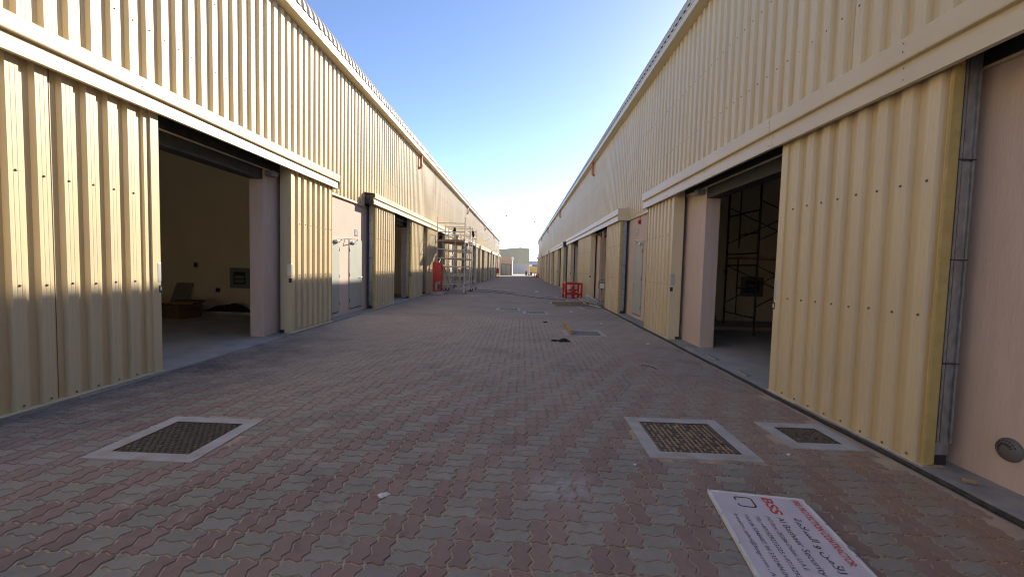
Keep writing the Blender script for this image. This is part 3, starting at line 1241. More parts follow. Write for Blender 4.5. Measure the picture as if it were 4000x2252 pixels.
# electrical panels, switches and clutter inside the two near units
def wall_panel(S, dcen, y, z, w, h, label, name='electrical_panel', face=M['panel_grey']):
    x = S.p(dcen, 0, 0)[0]
    o = empty(name, (x, y, z))
    tag(o, label, 'electrical panel')
    mb = MB()
    mb.box(-w / 2, w / 2, -.05, 0, -h / 2, h / 2)
    mb.build('panel_frame', face, o, bevel=.004)
    mb = MB()
    mb.box(-w * .3, w * .3, -.056, -.0505, -h * .3, h * .3)
    mb.build('breaker_window', M['dark_steel'], o)
    mb = MB()
    for k in range(2):
        mb.box(-w * .24, w * .24, -.062, -.0565, h * (-.02 - .2 * k), h * (.12 - .2 * k))
    mb.build('breaker_row', M['panel_grey'], o)
    return o


wall_panel(SL, -3.07, 12.318, 1.045, .60, .60, 'grey distribution board set in the back wall of the open left unit')
wall_panel(SR, -3.30, 12.948, 1.165, .67, .60, 'grey distribution board behind the dark scaffold in the right unit')
wall_panel(SR, -1.90, 12.948, 1.90, .48, .74, 'dark control panel beside the pillar inside the right unit', 'control_panel', M['dark_steel'])


def wall_box(x, y, z, w, h, name, label, cat, material, group=None):
    mb = MB()
    mb.box(-w / 2, w / 2, -.03, 0, -h / 2, h / 2)
    o = mb.build(name, material, None, (x, y, z), bevel=.003)
    mb = MB()
    mb.box(-w * .3, w * .3, -.036, -.0305, -h * .3, h * .3)
    mb.build('switch_rocker', M['dark_steel'], o)
    tag(o, label, cat, group)


wall_box(-9.71, 12.318, 1.40, .11, .16, 'wall_switch', 'small grey wall switch in the left unit, left of the distribution board', 'switch', M['panel_grey'])
wall_box(-7.75, 12.318, 1.385, .09, .17, 'wall_switch', 'small grey wall switch beside the pink jamb in the left unit', 'switch', M['panel_grey'])
wall_box(-9.05, 12.318, .67, .12, .12, 'wall_socket', 'dark wall socket low on the back wall of the left unit', 'socket', M['dark_steel'])
wall_box(6.20, 12.948, 1.60, .09, .14, 'wall_switch', 'small wall switch behind the dark scaffold in the right unit', 'switch', M['panel_grey'])
wall_box(5.61, 12.948, 1.43, .18, .15, 'junction_box', 'small dark junction box under the control panel in the right unit', 'box', M['dark_steel'])

bx = empty('cardboard_box', (-9.25, 11.0, .021), -.22)
tag(bx, 'open brown cardboard box on the floor of the left unit', 'box')
mb = MB()
w, l, h, t = 1.0, .62, .34, .006
mb.box(-w / 2, w / 2, -l / 2, -l / 2 + t, 0, h)
mb.box(-w / 2, w / 2, l / 2 - t, l / 2, 0, h)
mb.box(-w / 2, -w / 2 + t, -l / 2 + t, l / 2 - t, 0, h - .001)
mb.box(w / 2 - t, w / 2, -l / 2 + t, l / 2 - t, 0, h - .001)
mb.box(-w / 2 + t, w / 2 - t, -l / 2 + t, l / 2 - t, 0, .01)
mb.build('carton', M['card'], bx)
mb = MB()
mb.hexa([(-.5, .31, .34), (.5, .31, .34), (.5, .315, .335), (-.5, .315, .335), (-.5, .44, .42), (.5, .46, .44), (.5, .465, .435), (-.5, .445, .415)])
mb.hexa([(.5, -.3, .34), (.505, -.3, .335), (.505, .3, .335), (.5, .3, .34), (.68, -.28, .28), (.685, -.28, .275), (.685, .28, .275), (.68, .28, .28)])
mb.build('carton_flap', M['card'], bx)
for k, (a, b_, c_) in enumerate((((-.35, -.1, .36), (.42, .22, .40), .06), ((-.1, -.22, .37), (.46, .1, .365), .05))):
    mb = MB()
    mb.beam(a, b_, c_, .02)
    o = mb.build('timber_batten', M['timber'], None, bx.location)
    o.rotation_euler = bx.rotation_euler
    tag(o, ('longer' if k == 0 else 'shorter') + ' pale batten lying across the open cardboard box', 'batten')
mb = MB()
mb.hexa([(-10.33, 11.95, .021), (-9.84, 11.95, .021), (-9.84, 11.98, .021), (-10.33, 11.98, .021), (-10.27, 12.27, .86), (-9.78, 12.27, .86), (-9.78, 12.30, .86), (-10.27, 12.30, .86)])
tag(mb.build('leaning_board', M['panel_grey']), 'dark grey board leaning on the back wall of the left unit', 'board')
mb = MB()
mb.hexa([(5.36, 12.6, .04), (5.85, 12.6, .04), (5.85, 12.63, .04), (5.36, 12.63, .04), (5.38, 12.91, .99), (5.80, 12.91, .99), (5.80, 12.94, .99), (5.38, 12.94, .99)])
tag(mb.build('leaning_board', M['dark_steel']), 'dark board leaning on the back wall of the right unit', 'board')


def heap(name, label, cat, material, loc, sx, sy, sz, seed, rz=0.0, res=18):
    r = random.Random(seed)
    ph = [(r.uniform(2, 9), r.uniform(2, 9), r.uniform(0, 6.28), r.uniform(.2, 1)) for _ in range(7)]
    mb = MB()
    for i in range(res + 1):
        for j in range(res + 1):
            u, v = i / res * 2 - 1, j / res * 2 - 1
            rr = math.hypot(u, v)
            ang = math.atan2(v, u)
            edge = 1 + .18 * math.sin(3 * ang + seed) + .1 * math.sin(7 * ang + seed * 2)
            k_ = max(abs(u), abs(v)) / max(rr, 1e-6)
            uu, vv = u * k_ * edge, v * k_ * edge
            f = max(abs(u), abs(v))
            hgt = max(0, 1 - f * f) ** .8
            n_ = sum(a * math.sin(fx * u + p) * math.cos(fy * v + p) for fx, fy, p, a in ph) / 4
            mb.v.append((uu * sx, vv * sy, sz * hgt * (1 + .45 * n_) + .0))
    for i in range(res):
        for j in range(res):
            a = i * (res + 1) + j
            mb.f.append((a, a + res + 1, a + res + 2, a + 1))
    o = mb.build(name, material, None, loc, smooth=True)
    o.rotation_euler = (0, 0, rz)
    return tag(o, label, cat)


heap('black_tarpaulin', 'crumpled black tarpaulin heaped on the floor by the left unit wall', 'tarpaulin', M['rag'], (-8.45, 12.0, .088), .62, .22, .2, 3)
heap('dark_dustsheet', 'dark cloth heaped beside the cardboard box in the left unit', 'cloth', M['rag'], (-10.35, 11.2, .021), .4, .35, .4, 5)

sc_in = empty('frame_scaffold', (5.75, 11.2, .03))
tag(sc_in, 'dark frame scaffold with a plank deck inside the open right unit', 'scaffold')
for y_ in (-.75, .75):
    for x_ in (0.0, 1.9):
        mb = MB()
        mb.tube((x_ - .02 * y_, y_, .10 if y_ > 0 else 0), (x_ - .02 * y_, y_, 3.75), .026, 8)
        mb.build('standard', M['dark_steel'], sc_in)
for x_ in (0.0, 1.9):
    for z_ in (.45, 1.75, 1.15, 2.05, 2.55, 3.1):
        mb = MB()
        mb.tube((x_, -.75, z_), (x_, .75 if z_ not in (1.15, 2.55) else 0.1, z_), .018, 6)
        mb.build('ledger', M['dark_steel'], sc_in)
    mb = MB()
    mb.tube((x_, .15, .45), (x_, .15, 1.9), .016, 6)
    mb.tube((x_, .15, 2.2), (x_, .15, 3.75), .016, 6)
    mb.build('ladder_stile', M['dark_steel'], sc_in)
for y_ in (-.75, .75):
    for za, zb_ in ((.7, 1.8), (1.75, .9), (2.35, 3.3), (3.35, 2.5)):
        mb = MB()
        mb.tube((0, y_ + .02, za), (1.9, y_ + .02, zb_), .013, 6)
        mb.build('cross_brace', M['dark_steel'], sc_in)
for k in range(3):
    mb = MB()
    mb.box(-.3, 2.1, -.6 + k * .3, -.35 + k * .3, 1.915, 1.955)
    mb.build('deck_plank', M['timber_old'], sc_in)


# ------------------------------------------------------------------ manhole covers
POS = {0: 'rusty sand filled square manhole cover nearest the lying sign', 1: 'small square manhole cover against the right kerb below the shaded door leaf',
       2: 'dark iron square manhole cover near the left door leaf', 3: 'slotted manhole cover with a timber offcut on its corner',
       4: 'slotted manhole cover, right one of the middle pair', 5: 'slotted manhole cover, left one of the middle pair',
       6: 'closed manhole cover in front of the scaffold castors', 7: 'closed manhole cover in front of the red hydrant guard',
       8: 'closed manhole cover just beyond the red hydrant guard', 9: 'closed manhole cover beyond the scaffold on the left',
       10: 'far closed manhole cover on the right side of the lane', 11: 'far closed manhole cover in the lane centre', 12: 'farthest closed manhole cover, left of the lane centre'}
for k, (x0, x1, y0, y1, bd, style) in enumerate(COVERS):
    cx, cy = (x0 + x1) / 2, (y0 + y1) / 2
    zc = gz(cy)
    o = empty('manhole_cover', (cx, cy, zc))
    tag(o, POS[k], 'manhole cover', 'manhole covers in the paving')
    o.rotation_euler = (math.atan((gz(cy + .2) - gz(cy - .2)) / .4), 0, random.uniform(-.012, .012))
    hx, hy = (x1 - x0) / 2, (y1 - y0) / 2
    ix, iy = hx - bd, hy - bd
    zt = .007
    cm = M['collar'] if style != 'closed' else M['concrete']
    mb = MB()
    mb.box(-hx, hx, -hy, -iy, -.03, zt)
    mb.box(-hx, hx, iy, hy, -.03, zt)
    mb.box(-hx, -ix, -iy, iy, -.03, zt)
    mb.box(ix, hx, -iy, iy, -.03, zt)
    mb.build('concrete_collar', cm, o)
    mb = MB()
    mb.box(-ix + .001, ix - .001, -iy + .001, iy - .001, -.03, -.002)
    mb.build('cover_plate', M['grime'] if style.startswith('sandy') else (M['grime_dark'] if style in ('iron', 'slots') else M['kerb_dirty']), o)
    if style in ('sandy', 'sandy_small', 'iron'):
        mb = MB()
        nx, ny = (11, 13) if style != 'sandy_small' else (9, 11)
        if style == 'iron':
            nx, ny = 12, 16
        if style == 'sandy':
            nx, ny = 15, 14
        if style == 'sandy_small':
            nx, ny = 12, 12
        dx, dy = 2 * (ix - .012) / nx, 2 * (iy - .012) / ny
        for j in range(ny):
            off = dx * .5 if (j % 2 and style == 'iron') else 0
            skip = 0
            for i in range(-1 if style == 'iron' else 0, nx + 1 if style == 'iron' else nx):
                xa = -ix + .012 + i * dx + off
                if skip:
                    skip -= 1
                    continue
                wd = 1
                if style != 'iron' and i < nx - 1 and random.random() < .28:
                    wd = 2
                    skip = 1
                gp_ = .0095 if style == 'sandy' else .005
                a, b_ = max(xa + gp_, -ix + .012), min(xa + dx * wd - gp_, ix - .012)
                if b_ - a < .012:
                    continue
                ya = -iy + .012 + j * dy
                if style == 'sandy' and random.random() < .012:
                    continue
                zz = .0042 + random.uniform(-.002, .001)
                a2 = ya + gp_ * .8
                b2 = ya + dy - gp_ * .8
                mb.hexa([(a, a2, -.003), (b_, a2, -.003), (b_, b2, -.003), (a, b2, -.003),
                         (a + .003, a2 + .003, zz), (b_ - .003, a2 + .003, zz), (b_ - .003, b2 - .003, zz), (a + .003, b2 - .003, zz)])
        t = mb.build('tread_pad', M['tread'], o)
        t["kind"] = 'stuff'
        mb = MB()
        for s_ in (-1, 1):
            mb.box(-ix, ix, min(s_ * iy, s_ * (iy - .010)), max(s_ * iy, s_ * (iy - .010)), -.01, .0052)
            mb.box(min(s_ * ix, s_ * (ix - .010)), max(s_ * ix, s_ * (ix - .010)), -iy + .0101, iy - .0101, -.01, .0052)
        mb.build('iron_rim', M['tread'], o)
    elif style == 'slots':
        n = 13
        for i in range(n):
            xa = -ix + .01 + i * (2 * ix - .02) / n
            mb = MB()
            mb.box(xa, xa + (2 * ix - .02) / n * .58, -iy + .012, iy - .012, -.01, .004)
            mb.build('grate_bar', M['grate_grey'], o)
        mb = MB()
        for yy in (-iy * .36, iy * .36):
            mb.box(-ix + .01, ix - .01, yy - .008, yy + .008, -.012, .0015)
        mb.build('cross_bar', M['grate_grey'], o)
    else:
        mb = MB()
        mb.box(-ix * .18, ix * .18, -.012, .012, -.002, .004)
        mb.build('lift_key_slot', M['dark_steel'], o)


# ------------------------------------------------------------------ sign lying on the paving
SV = Vector((-0.13618, -0.99068, 0.0)).normalized()
SU = Vector((-SV.y, SV.x, 0))
sign = empty('contractor_sign', (1.389, 3.006, 0.006))
rotm = Matrix(((SV.x, SU.x, 0), (SV.y, SU.y, 0), (0, 0, 1)))
sign.rotation_euler = rotm.to_euler()
tag(sign, 'white fire protection contractor sign with red and black lettering lying on the pavers', 'sign')
SLEN, SWID, STH = 1.22, 0.635, 0.028
mb = MB()
mb.box(0.018, SLEN - .018, .018, SWID - .018, 0.004, STH - .004)
mb.build('sign_face', M['sign_face'], sign)
for (a0, a1, b0, b1) in ((0, SLEN, 0, .02), (0, SLEN, SWID - .02, SWID), (0, .02, .0202, SWID - .0202), (SLEN - .02, SLEN, .0202, SWID - .0202)):
    mb = MB()
    mb.box(a0, a1, b0, b1, 0, STH)
    mb.build('frame_bar', M['sign_frame'], sign, bevel=.002)
mb = MB()
for a in (.012, .30, .6, .9):
    for b_ in (.010, SWID - .010):
        mb.lathe([(.004, 0), (.004, .002), (.002, .003)], (a, b_, STH), 6)
mb.lathe([(.004, 0), (.004, .002)], (.01, .32, STH), 6)
mb.build('rivet_row', M['screw'], sign)["kind"] = 'stuff'
for a in (.05, .52):
    mb = MB()
    mb.box(a, a + .03, SWID - .012, SWID + .018, STH + .0005, STH + .006)
    mb.build('hanging_clip', M['galv'], sign)


def sign_text(txt, a, b_, size, material, shear=0.0, width=None, bold=0.0, align='LEFT', name='lettering'):
    cu = bpy.data.curves.new('text', 'FONT')
    cu.body = txt
    cu.size = size
    cu.shear = shear
    cu.offset = bold
    cu.align_x = align
    cu.resolution_u = 3
    to = bpy.data.objects.new('text', cu)
    COL.objects.link(to)
    dg = bpy.context.evaluated_depsgraph_get()
    dg.update()
    me = bpy.data.meshes.new_from_object(to.evaluated_get(dg))
    bpy.data.objects.remove(to)
    xs = [v.co.x for v in me.vertices]
    if width and xs:
        k_ = width / (max(xs) - min(xs))
        for v in me.vertices:
            v.co.x *= k_
    me.materials.clear()
    me.materials.append(material)
    o = bpy.data.objects.new(name, me)
    o.location = (a, b_, STH - .0030)
    o.parent = sign
    COL.objects.link(o)
    return o


sign_text('FIRE PROTECTION CONTRACTOR:', .005 + .02, .545, .060, M['ink_red'], .08, .665, .0012)
sign_text('BSS', .03, .345, .092, M['ink_red'], .08, .20, .0022)
sign_text('Al Bashaer Security', .272, .348, .055, M['ink_black'], .04, .53)
sign_text('P.O.Box: 20286 Dubai, U.A.E', .275, .279, .038, M['ink_black'], .04, .495)
sign_text('TEL:+971529233225,+971529233', .282, .209, .038, M['ink_black'], .04, .60)
sign_text('FAX:06 5348407, 04 3332404,04 3', .280, .145, .038, M['ink_black'], .04, .60)
sign_text('E-mail:m_ashri@bssgi.com , A.9', .284, .083, .034, M['ink_black'], .04, .60)
AR = 'ﻟﻸﻣﻦ ﻭ ﺍﻟﺴﻼﻣﺔ'
arabic = sign_text(AR[::-1], .262, .447, .062, M['ink_black'], 0, .50, .0008)
arabic["kind"] = 'stuff'
# rounded square emblem, open on one side
mb = MB()
pts = [(.150, .19), (.150, .172), (.142, .164), (.090, .164)]
def stroke(pts, w=.0075):
    for p, q in zip(pts[:-1], pts[1:]):
        p, q = Vector((*p, 0)), Vector((*q, 0))
        d = (q - p).normalized()
        s_ = Vector((-d.y, d.x, 0)) * w
        p2, q2 = p - d * w * .6, q + d * w * .6
        z0, z1 = Vector((0, 0, STH - .0036)), Vector((0, 0, STH - .0029))
        mb.hexa([p2 - s_ + z0, q2 - s_ + z0, q2 + s_ + z0, p2 + s_ + z0, p2 - s_ + z1, q2 - s_ + z1, q2 + s_ + z1, p2 + s_ + z1])
E0, E1, B0, B1 = .062, .180, .160, .268
stroke([(E0 + .040, B0), (E0 + .012, B0), (E0 + .003, B0 + .008), (E0, B0 + .02), (E0, B1 - .02), (E0 + .005, B1 - .006), (E0 + .018, B1), (E1 - .02, B1),
        (E1 - .006, B1 - .006), (E1, B1 - .02), (E1, B0 + .02), (E1 - .004, B0 + .008), (E1 - .016, B0), (E1 - .03, B0)], .005)
mb.build('emblem', M['ink_black'], sign)


# ------------------------------------------------------------------ scaffold towers on castors
def castor(parent, x, y):
    mb = MB()
    mb.lathe([(.001, -.022), (.065, -.035), (.095, -.03), (.095, .03), (.065, .035), (.001, .022)], (x + .02, y, .096), 14, 'Y')
    w_ = mb.build('castor', M['castor'], parent)
    mb = MB()
    mb.box(x - .05, x + .05, y - .04, y - .032, .06, .17)
    mb.box(x - .05, x + .05, y + .032, y + .04, .06, .17)
    mb.box(x - .055, x + .055, y - .045, y + .045, .17, .18)
    mb.tube((x, y, .18), (x, y, .34), .02, 8)
    mb.build('castor_fork', M['alu'], w_)


def tower(x0, x1, y0, y1, base, top, label, deck_z, posts_extra):
    t = empty('scaffold_tower', ((x0 + x1) / 2, (y0 + y1) / 2, base))
    tag(t, label, 'scaffold', 'scaffold towers on castors')
    hx, hy = (x1 - x0) / 2, (y1 - y0) / 2
    for sx in (-1, 1):
        for sy in (-1, 1):
            mb = MB()
            mb.tube((sx * hx, sy * hy, .30), (sx * hx, sy * hy, top + (.25 if (sx, sy) in posts_extra else 0)), .030, 8)
            mb.build('standard', M['alu'], t)
            castor(t, sx * hx, sy * hy)
    z = .52
    while z < top:
        for sy in (-1, 1):
            mb = MB()
            mb.tube((-hx, sy * hy, z), (hx, sy * hy, z), .024, 8)
            mb.build('rung', M['alu'], t)
        z += .475
    z = .55
    k = 0
    while z < top:
        for sx in (-1, 1):
            if k % 2 == 0:
                mb = MB()
                mb.tube((sx * hx, -hy, z + .03), (sx * hx, hy, z + .03), .019, 8)
                mb.build('side_rail', M['alu'], t)
        z += .475
        k += 1
    for sy in (-1, 1):                                   # short inner uprights of the end frames
        for (xa, za, zb) in ((-.42 * hx, 1.45, 2.4), (.30 * hx, 2.4, 3.36), (-.42 * hx, 3.0, 3.8)):
            mb = MB()
            mb.tube((xa, sy * hy, za), (xa, sy * hy, zb), .017, 6)
            mb.build('frame_stile', M['alu'], t)
    for sx in (-1, 1):
        mb = MB()
        mb.tube((sx * hx * .98, -hy, 1.5), (sx * hx * .98, hy, .5), .018, 6)
        mb.build('diagonal_brace', M['alu'], t)
        mb = MB()
        mb.tube((sx * hx * .98, hy, 2.5), (sx * hx * .98, -hy, 1.5), .018, 6)
        mb.build('diagonal_brace', M['alu'], t)
    mb = MB()
    mb.tube((-.5 * hx, -hy, 1.5), (-.05 * hx, -hy + .25, .35), .02, 6)
    mb.tube((.45 * hx, -hy, 1.5), (1.0 * hx, -hy + .15, .6), .02, 6)
    mb.build('outrigger', M['panel_grey'], t)
    n = 3
    for k in range(n):
        xa = -hx + .06 + k * (2 * hx - .1) / n
        mb = MB()
        mb.box(xa, xa + (2 * hx - .14) / n, -hy - .05, hy + .05, deck_z, deck_z + .045)
        mb.build('deck_plank', M['timber_old'], t)
    mb = MB()
    mb.box(-hx, hx, -hy - .065, -hy - .051, deck_z + .05, deck_z + .12)
    mb.build('toe_board', M['timber_old'], t)
    return t


T1 = tower(-4.66, -3.15, 22.95, 25.25, gz(24), 3.92, 'nearer aluminium scaffold tower on castors beside the left wall', 2.84, [(1, -1), (-1, -1)])
T2 = tower(-4.60, -3.12, 26.05, 28.15, gz(27), 3.92, 'farther aluminium scaffold tower on castors beside the left wall', 2.90, [(-1, 1)])
mb = MB()
mb.beam((-3.35, 24.2, 2.05 + gz(24)), (-3.05, 26.2, 3.7), .14, .03, (1, 0, 0))
o = mb.build('metal_plank', M['white'])
tag(o, 'pale metal plank propped diagonally through the scaffold towers', 'plank')
for (x, y, z, r_, lab) in ((-4.1, 25.26, 3.62, .3, 'black jacket hung on the left side of the scaffold top'), (-2.98, 25.3, 3.45, -.6, 'black jacket hung on the right side of the scaffold top')):
    mb = MB()
    prof = [(-.10, .18), (-.03, .22), (.03, .22), (.10, .18), (.13, -.05), (.08, -.2), (-.07, -.22), (-.13, -.04)]
    mb.extrude(prof, lambda p, a: (p[0] * .7, a + p[1] * .08, p[1] * .9), -.04, .04)
    o = mb.build('hanging_jacket', M['rag'], None, (x, y, z), bevel=.02)
    o.rotation_euler = (0, r_ * .4, r_)
    tag(o, lab, 'jacket')


# ------------------------------------------------------------------ red fire cabinets
def cabinet(x, y, base, label, block=True):
    o = empty('fire_hose_cabinet', (x, y, base))
    tag(o, label, 'fire cabinet', 'red fire hose cabinets by the left wall')
    if block:
        mb = MB()
        mb.box(-.30, .34, -.30, .42, 0, .15)
        mb.build('concrete_base', M['concrete'], o, bevel=.01)
    z0 = .15 if block else 0
    for (px_, py_) in ((-.2, -.12), (.2, -.12), (-.2, .18), (.2, .18)):
        mb = MB()
        mb.box(px_ - .022, px_ + .022, py_ - .022, py_ + .022, z0, .70)
        mb.build('leg', M['red'], o)
    mb = MB()
    mb.box(-.22, .22, -.14, -.10, z0, z0 + .035)
    mb.box(-.22, .22, .16, .20, z0, z0 + .035)
    mb.box(.178, .222, -.0995, .1595, z0, z0 + .034)
    mb.box(-.222, -.178, -.0995, .1595, z0, z0 + .034)
    mb.build('foot_rail', M['red'], o)
    mb = MB()
    mb.box(-.225, .225, -.145, .205, .70, 1.69)
    b_ = mb.build('cabinet_body', M['red'], o, bevel=.008)
    mb = MB()
    mb.box(.226, .236, -.125, .185, .73, 1.66)
    d = mb.build('cabinet_door', M['red'], o, bevel=.004)
    mb = MB()
    mb.lathe([(.10, 0), (.10, .006), (.09, .008)], (.2362, .03, 1.50), 20, 'X')
    mb.build('round_label', M['plastic_bag'] if False else M['orange'], d)
    mb = MB()
    mb.box(.237, .25, -.11, -.08, 1.15, 1.25)
    mb.build('handle', M['plate'], d)
    return o


cabinet(-4.45, 22.12, gz(22), 'large red fire hose cabinet on a concrete base in front of the near scaffold')
cabinet(-4.45, 77.2, gz(77), 'small far red fire hose cabinet near the lane end on the left', False)


# ------------------------------------------------------------------ hydrants inside red pipe guards
def hydrant(x, y, base, label, s=1.0):
    o = empty('fire_hydrant', (x, y, base))
    tag(o, label, 'fire hydrant', 'red fire hydrants')
    mb = MB()
    mb.lathe([(.13, 0), (.13, .03), (.085, .035), (.082, .30), (.10, .31), (.10, .345), (.09, .36), (.088, .56), (.11, .565), (.11, .595), (.085, .61),
              (.06, .67), (.03, .69), (.028, .74), (.001, .745)], (0, 0, 0), 18)
    mb.build('barrel', M['red'], o, smooth=False)
    for sg in (-1, 1):
        mb = MB()
        mb.lathe([(.05, .06 * sg), (.05, .14 * sg), (.062, .145 * sg), (.062, .19 * sg), (.03, .20 * sg), (.025, .23 * sg)], (0, 0, .45), 12, 'X')
        mb.build('hose_outlet', M['red'], o)
    mb = MB()
    mb.lathe([(.062, -.06), (.062, -.15), (.078, -.155), (.078, -.20), (.03, -.21), (.026, -.24)], (0, 0, .40), 12, 'Y')
    mb.build('pump_outlet', M['red'], o)
    mb = MB()
    mb.tube((.23, 0, .45), (.30, 0, .45), .012, 6)
    mb.tube((-.23, 0, .45), (-.30, 0, .47), .012, 6)
    mb.build('outlet_chain', M['screw'], o)
    o.scale = (s, s, s)
    return o


def guard(x0, x1, y0, y1, base, h, label, rz=0.0, r=.055):
    o = empty('pipe_guard', ((x0 + x1) / 2, (y0 + y1) / 2, base), rz)
    tag(o, label, 'guard frame', 'red pipe guards round the hydrants')
    hx, hy = (x1 - x0) / 2, (y1 - y0) / 2
    for sx in (-1, 1):
        for sy in (-1, 1):
            mb = MB()
            mb.tube((sx * hx, sy * hy, 0), (sx * hx, sy * hy, h - r), r, 12)
            mb.lathe([(r, 0), (r * .9, r * .5), (r * .5, r * .9), (.001, r)], (sx * hx, sy * hy, h - r), 12)
            mb.build('post', M['red'], o, smooth=False)
    for zz in (.24, h - r * 1.1):
        for sy in (-1, 1):
            mb = MB()
            mb.tube((-hx, sy * hy, zz), (hx, sy * hy, zz), r * .85, 12, cap=False)
            mb.build('rail', M['red'], o)
        for sx in (-1, 1):
            mb = MB()
            mb.tube((sx * hx, -hy, zz), (sx * hx, hy, zz), r * .85, 12, cap=False)
            mb.build('rail', M['red'], o)
    return o


guard(2.27, 3.07, 21.65, 22.5, gz(22), .84, 'red pipe guard frame round the nearer hydrant', .06)
hydrant(2.71, 22.1, gz(22), 'red fire hydrant standing in the nearer pipe guard', .95)
guard(2.45, 3.15, 79.8, 80.6, gz(80), .88, 'small far red pipe guard frame near the lane end on the right')
hydrant(2.8, 80.2, gz(80), 'tiny far red fire hydrant in the far pipe guard')

# ------------------------------------------------------------------ steel studs, planks, post, work lamp
r9 = random.Random(11)
studs = []
for k in range(26):
    t = r9.random()
    layer = k // 7
    a = Vector((2.72 + .55 * t + r9.uniform(-.10, .10), 19.2 + 1.9 * t + r9.uniform(-.5, .35), .03 + layer * .06 + r9.uniform(0, .10)))
    b_ = Vector((3.10 + .22 * r9.random(), 16.9 + .9 * t + r9.uniform(-.25, .5), .03 + layer * .055 + r9.uniform(0, .05)))
    d = (b_ - a).normalized()
    s_ = d.cross(Vector((0, 0, 1))).normalized()
    w = .021
    mb = MB()
    up = Vector((0, 0, 1))
    for (o0, o1, u0, u1) in ((-w, w, -.012, -.009), (-w, -w + .003, -.009, .016), (w - .003, w, -.009, .016)):
        mb.hexa([a + s_ * o0 + up * u0, a + s_ * o1 + up * u0, b_ + s_ * o1 + up * u0, b_ + s_ * o0 + up * u0,
                 a + s_ * o0 + up * u1, a + s_ * o1 + up * u1, b_ + s_ * o1 + up * u1, b_ + s_ * o0 + up * u1])
    o = mb.build('steel_stud', M['stud'] if k % 3 else M['stud_light'])
    tag(o, 'long grey steel stud in the loose pile by the right doors', 'steel stud', 'pile of steel studs by the right doors')
mb = MB()
mb.beam((1.37, 18.3, .045), (2.85, 18.75, .045), .11, .085)
tag(mb.build('timber_plank', M['timber_old'], bevel=.004), 'brown timber beam on the pavers, the farther of two before the stud pile', 'plank')
mb = MB()
mb.beam((1.44, 17.45, .045), (2.95, 17.95, .045), .11, .085)
tag(mb.build('timber_plank', M['timber_old'], bevel=.004), 'brown timber beam on the pavers, the nearer of two before the stud pile', 'plank')
mb = MB()
mb.tube((2.16, 20.4, .012), (2.44, 16.25, .012), .011, 6)
tag(mb.build('steel_rod', M['galv']), 'thin steel rod crossing over the two timber beams', 'rod')
mb = MB()
mb.beam((3.275, 17.22, .0), (3.262, 17.25, 3.1), .075, .05, (0, 1, 0))
tag(mb.build('timber_post', M['timber']), 'upright raw timber post leaning at the edge of a right door leaf', 'post')
wl = empty('work_lamp', (3.262, 17.14, .90))
tag(wl, 'square floodlight with black frame hung on the upright timber post', 'work lamp')
mb = MB()
mb.box(-.125, .125, -.045, .03, -.125, .125)
mb.build('lamp_housing', M['dark_steel'], wl, bevel=.012)
mb = MB()
mb.box(-.098, .098, -.052, -.0455, -.10, .10)
mb.build('lamp_glass', M['glass'], wl)
mb = MB()
mb.path([(-.12, 0, .06), (-.12, 0, .19), (-.03, 0, .23), (.06, 0, .24)], .009, 6)
mb.path([(.12, 0, .06), (.125, 0, .19), (.06, 0, .24)], .009, 6)
mb.build('bracket', M['dark_steel'], wl)
mb = MB()
mb.path([(.0, .03, -.1), (.03, .06, -.4), (.03, .1, -.7), (.06, .1, -.88)], .007, 6)
mb.build('lamp_cable', M['cable'], wl)
mb = MB()
SR.box(mb, -.33, -.29, 18.95, 20.15, 1.75, 2.25)
tag(mb.build('dark_board', M['dark_steel']), 'dark flat board standing in the second right doorway', 'board')

# ------------------------------------------------------------------ small things on the ground
mb = MB()
mb.beam((1.215, 11.5, .055), (1.225, 10.0, .055), .085, .09)
tag(mb.build('timber_offcut', M['timber'], bevel=.003), 'pale timber offcut lying on the corner of a slotted manhole cover', 'timber')
rg = empty('black_rag', (.88, 9.10, 0.0))
tag(rg, 'black rag with a loose strap lying in the middle of the lane', 'rag')
o = heap('cloth', 'x', 'x', M['rag'], (.07, 0, 0), .13, .09, .065, 2, 0, 14)
for key in ('label', 'category'):
    del o[key]
o.parent = rg
mb = MB()
mb.path([(-.04, .02, .02), (-.1, .05, .018), (-.18, .045, .014), (-.2, .0, .012), (-.13, -.035, .012), (-.05, -.03, .018)], .011, 6)
mb.build('strap', M['rag'], rg, smooth=True)
mb = MB()
mb.box(-.06, .06, -.03, .03, 0, .03)
tag(mb.build('black_block', M['rag'], None, (.72, 12.1, .0), bevel=.006), 'small black block lying between the slotted covers', 'block')

mb = MB()
pts = []
for k in range(40):
    t = k / 39
    pts.append((-3.2 + 5.4 * t, 25.2 - 4.0 * t + .8 * math.sin(t * 5.5), gz(25.2 - 4 * t) + .014))
mb.path(pts, .012, 6)
tag(mb.build('power_cable', M['cable'], smooth=True), 'long dark cable trailing across the lane from the scaffold', 'cable')
mb = MB()
pts = []
for k in range(26):
    t = k / 25
    pts.append((-3.0 + 2.6 * t, 27.3 - 2.2 * t + .5 * math.sin(t * 4), gz(26) + .014))
mb.path(pts, .012, 6)
tag(mb.build('power_cable', M['cable'], smooth=True), 'second dark cable curving from the castors towards the lane centre', 'cable')
mb = MB()
mb.path([(2.05, 7.02, .006), (2.13, 7.0, .008), (2.2, 6.9, .010), (2.22, 6.78, .006)], .006, 6)
tag(mb.build('wire_scrap', M['cable'], smooth=True), 'short curved black wire scrap on the red pavers', 'wire')

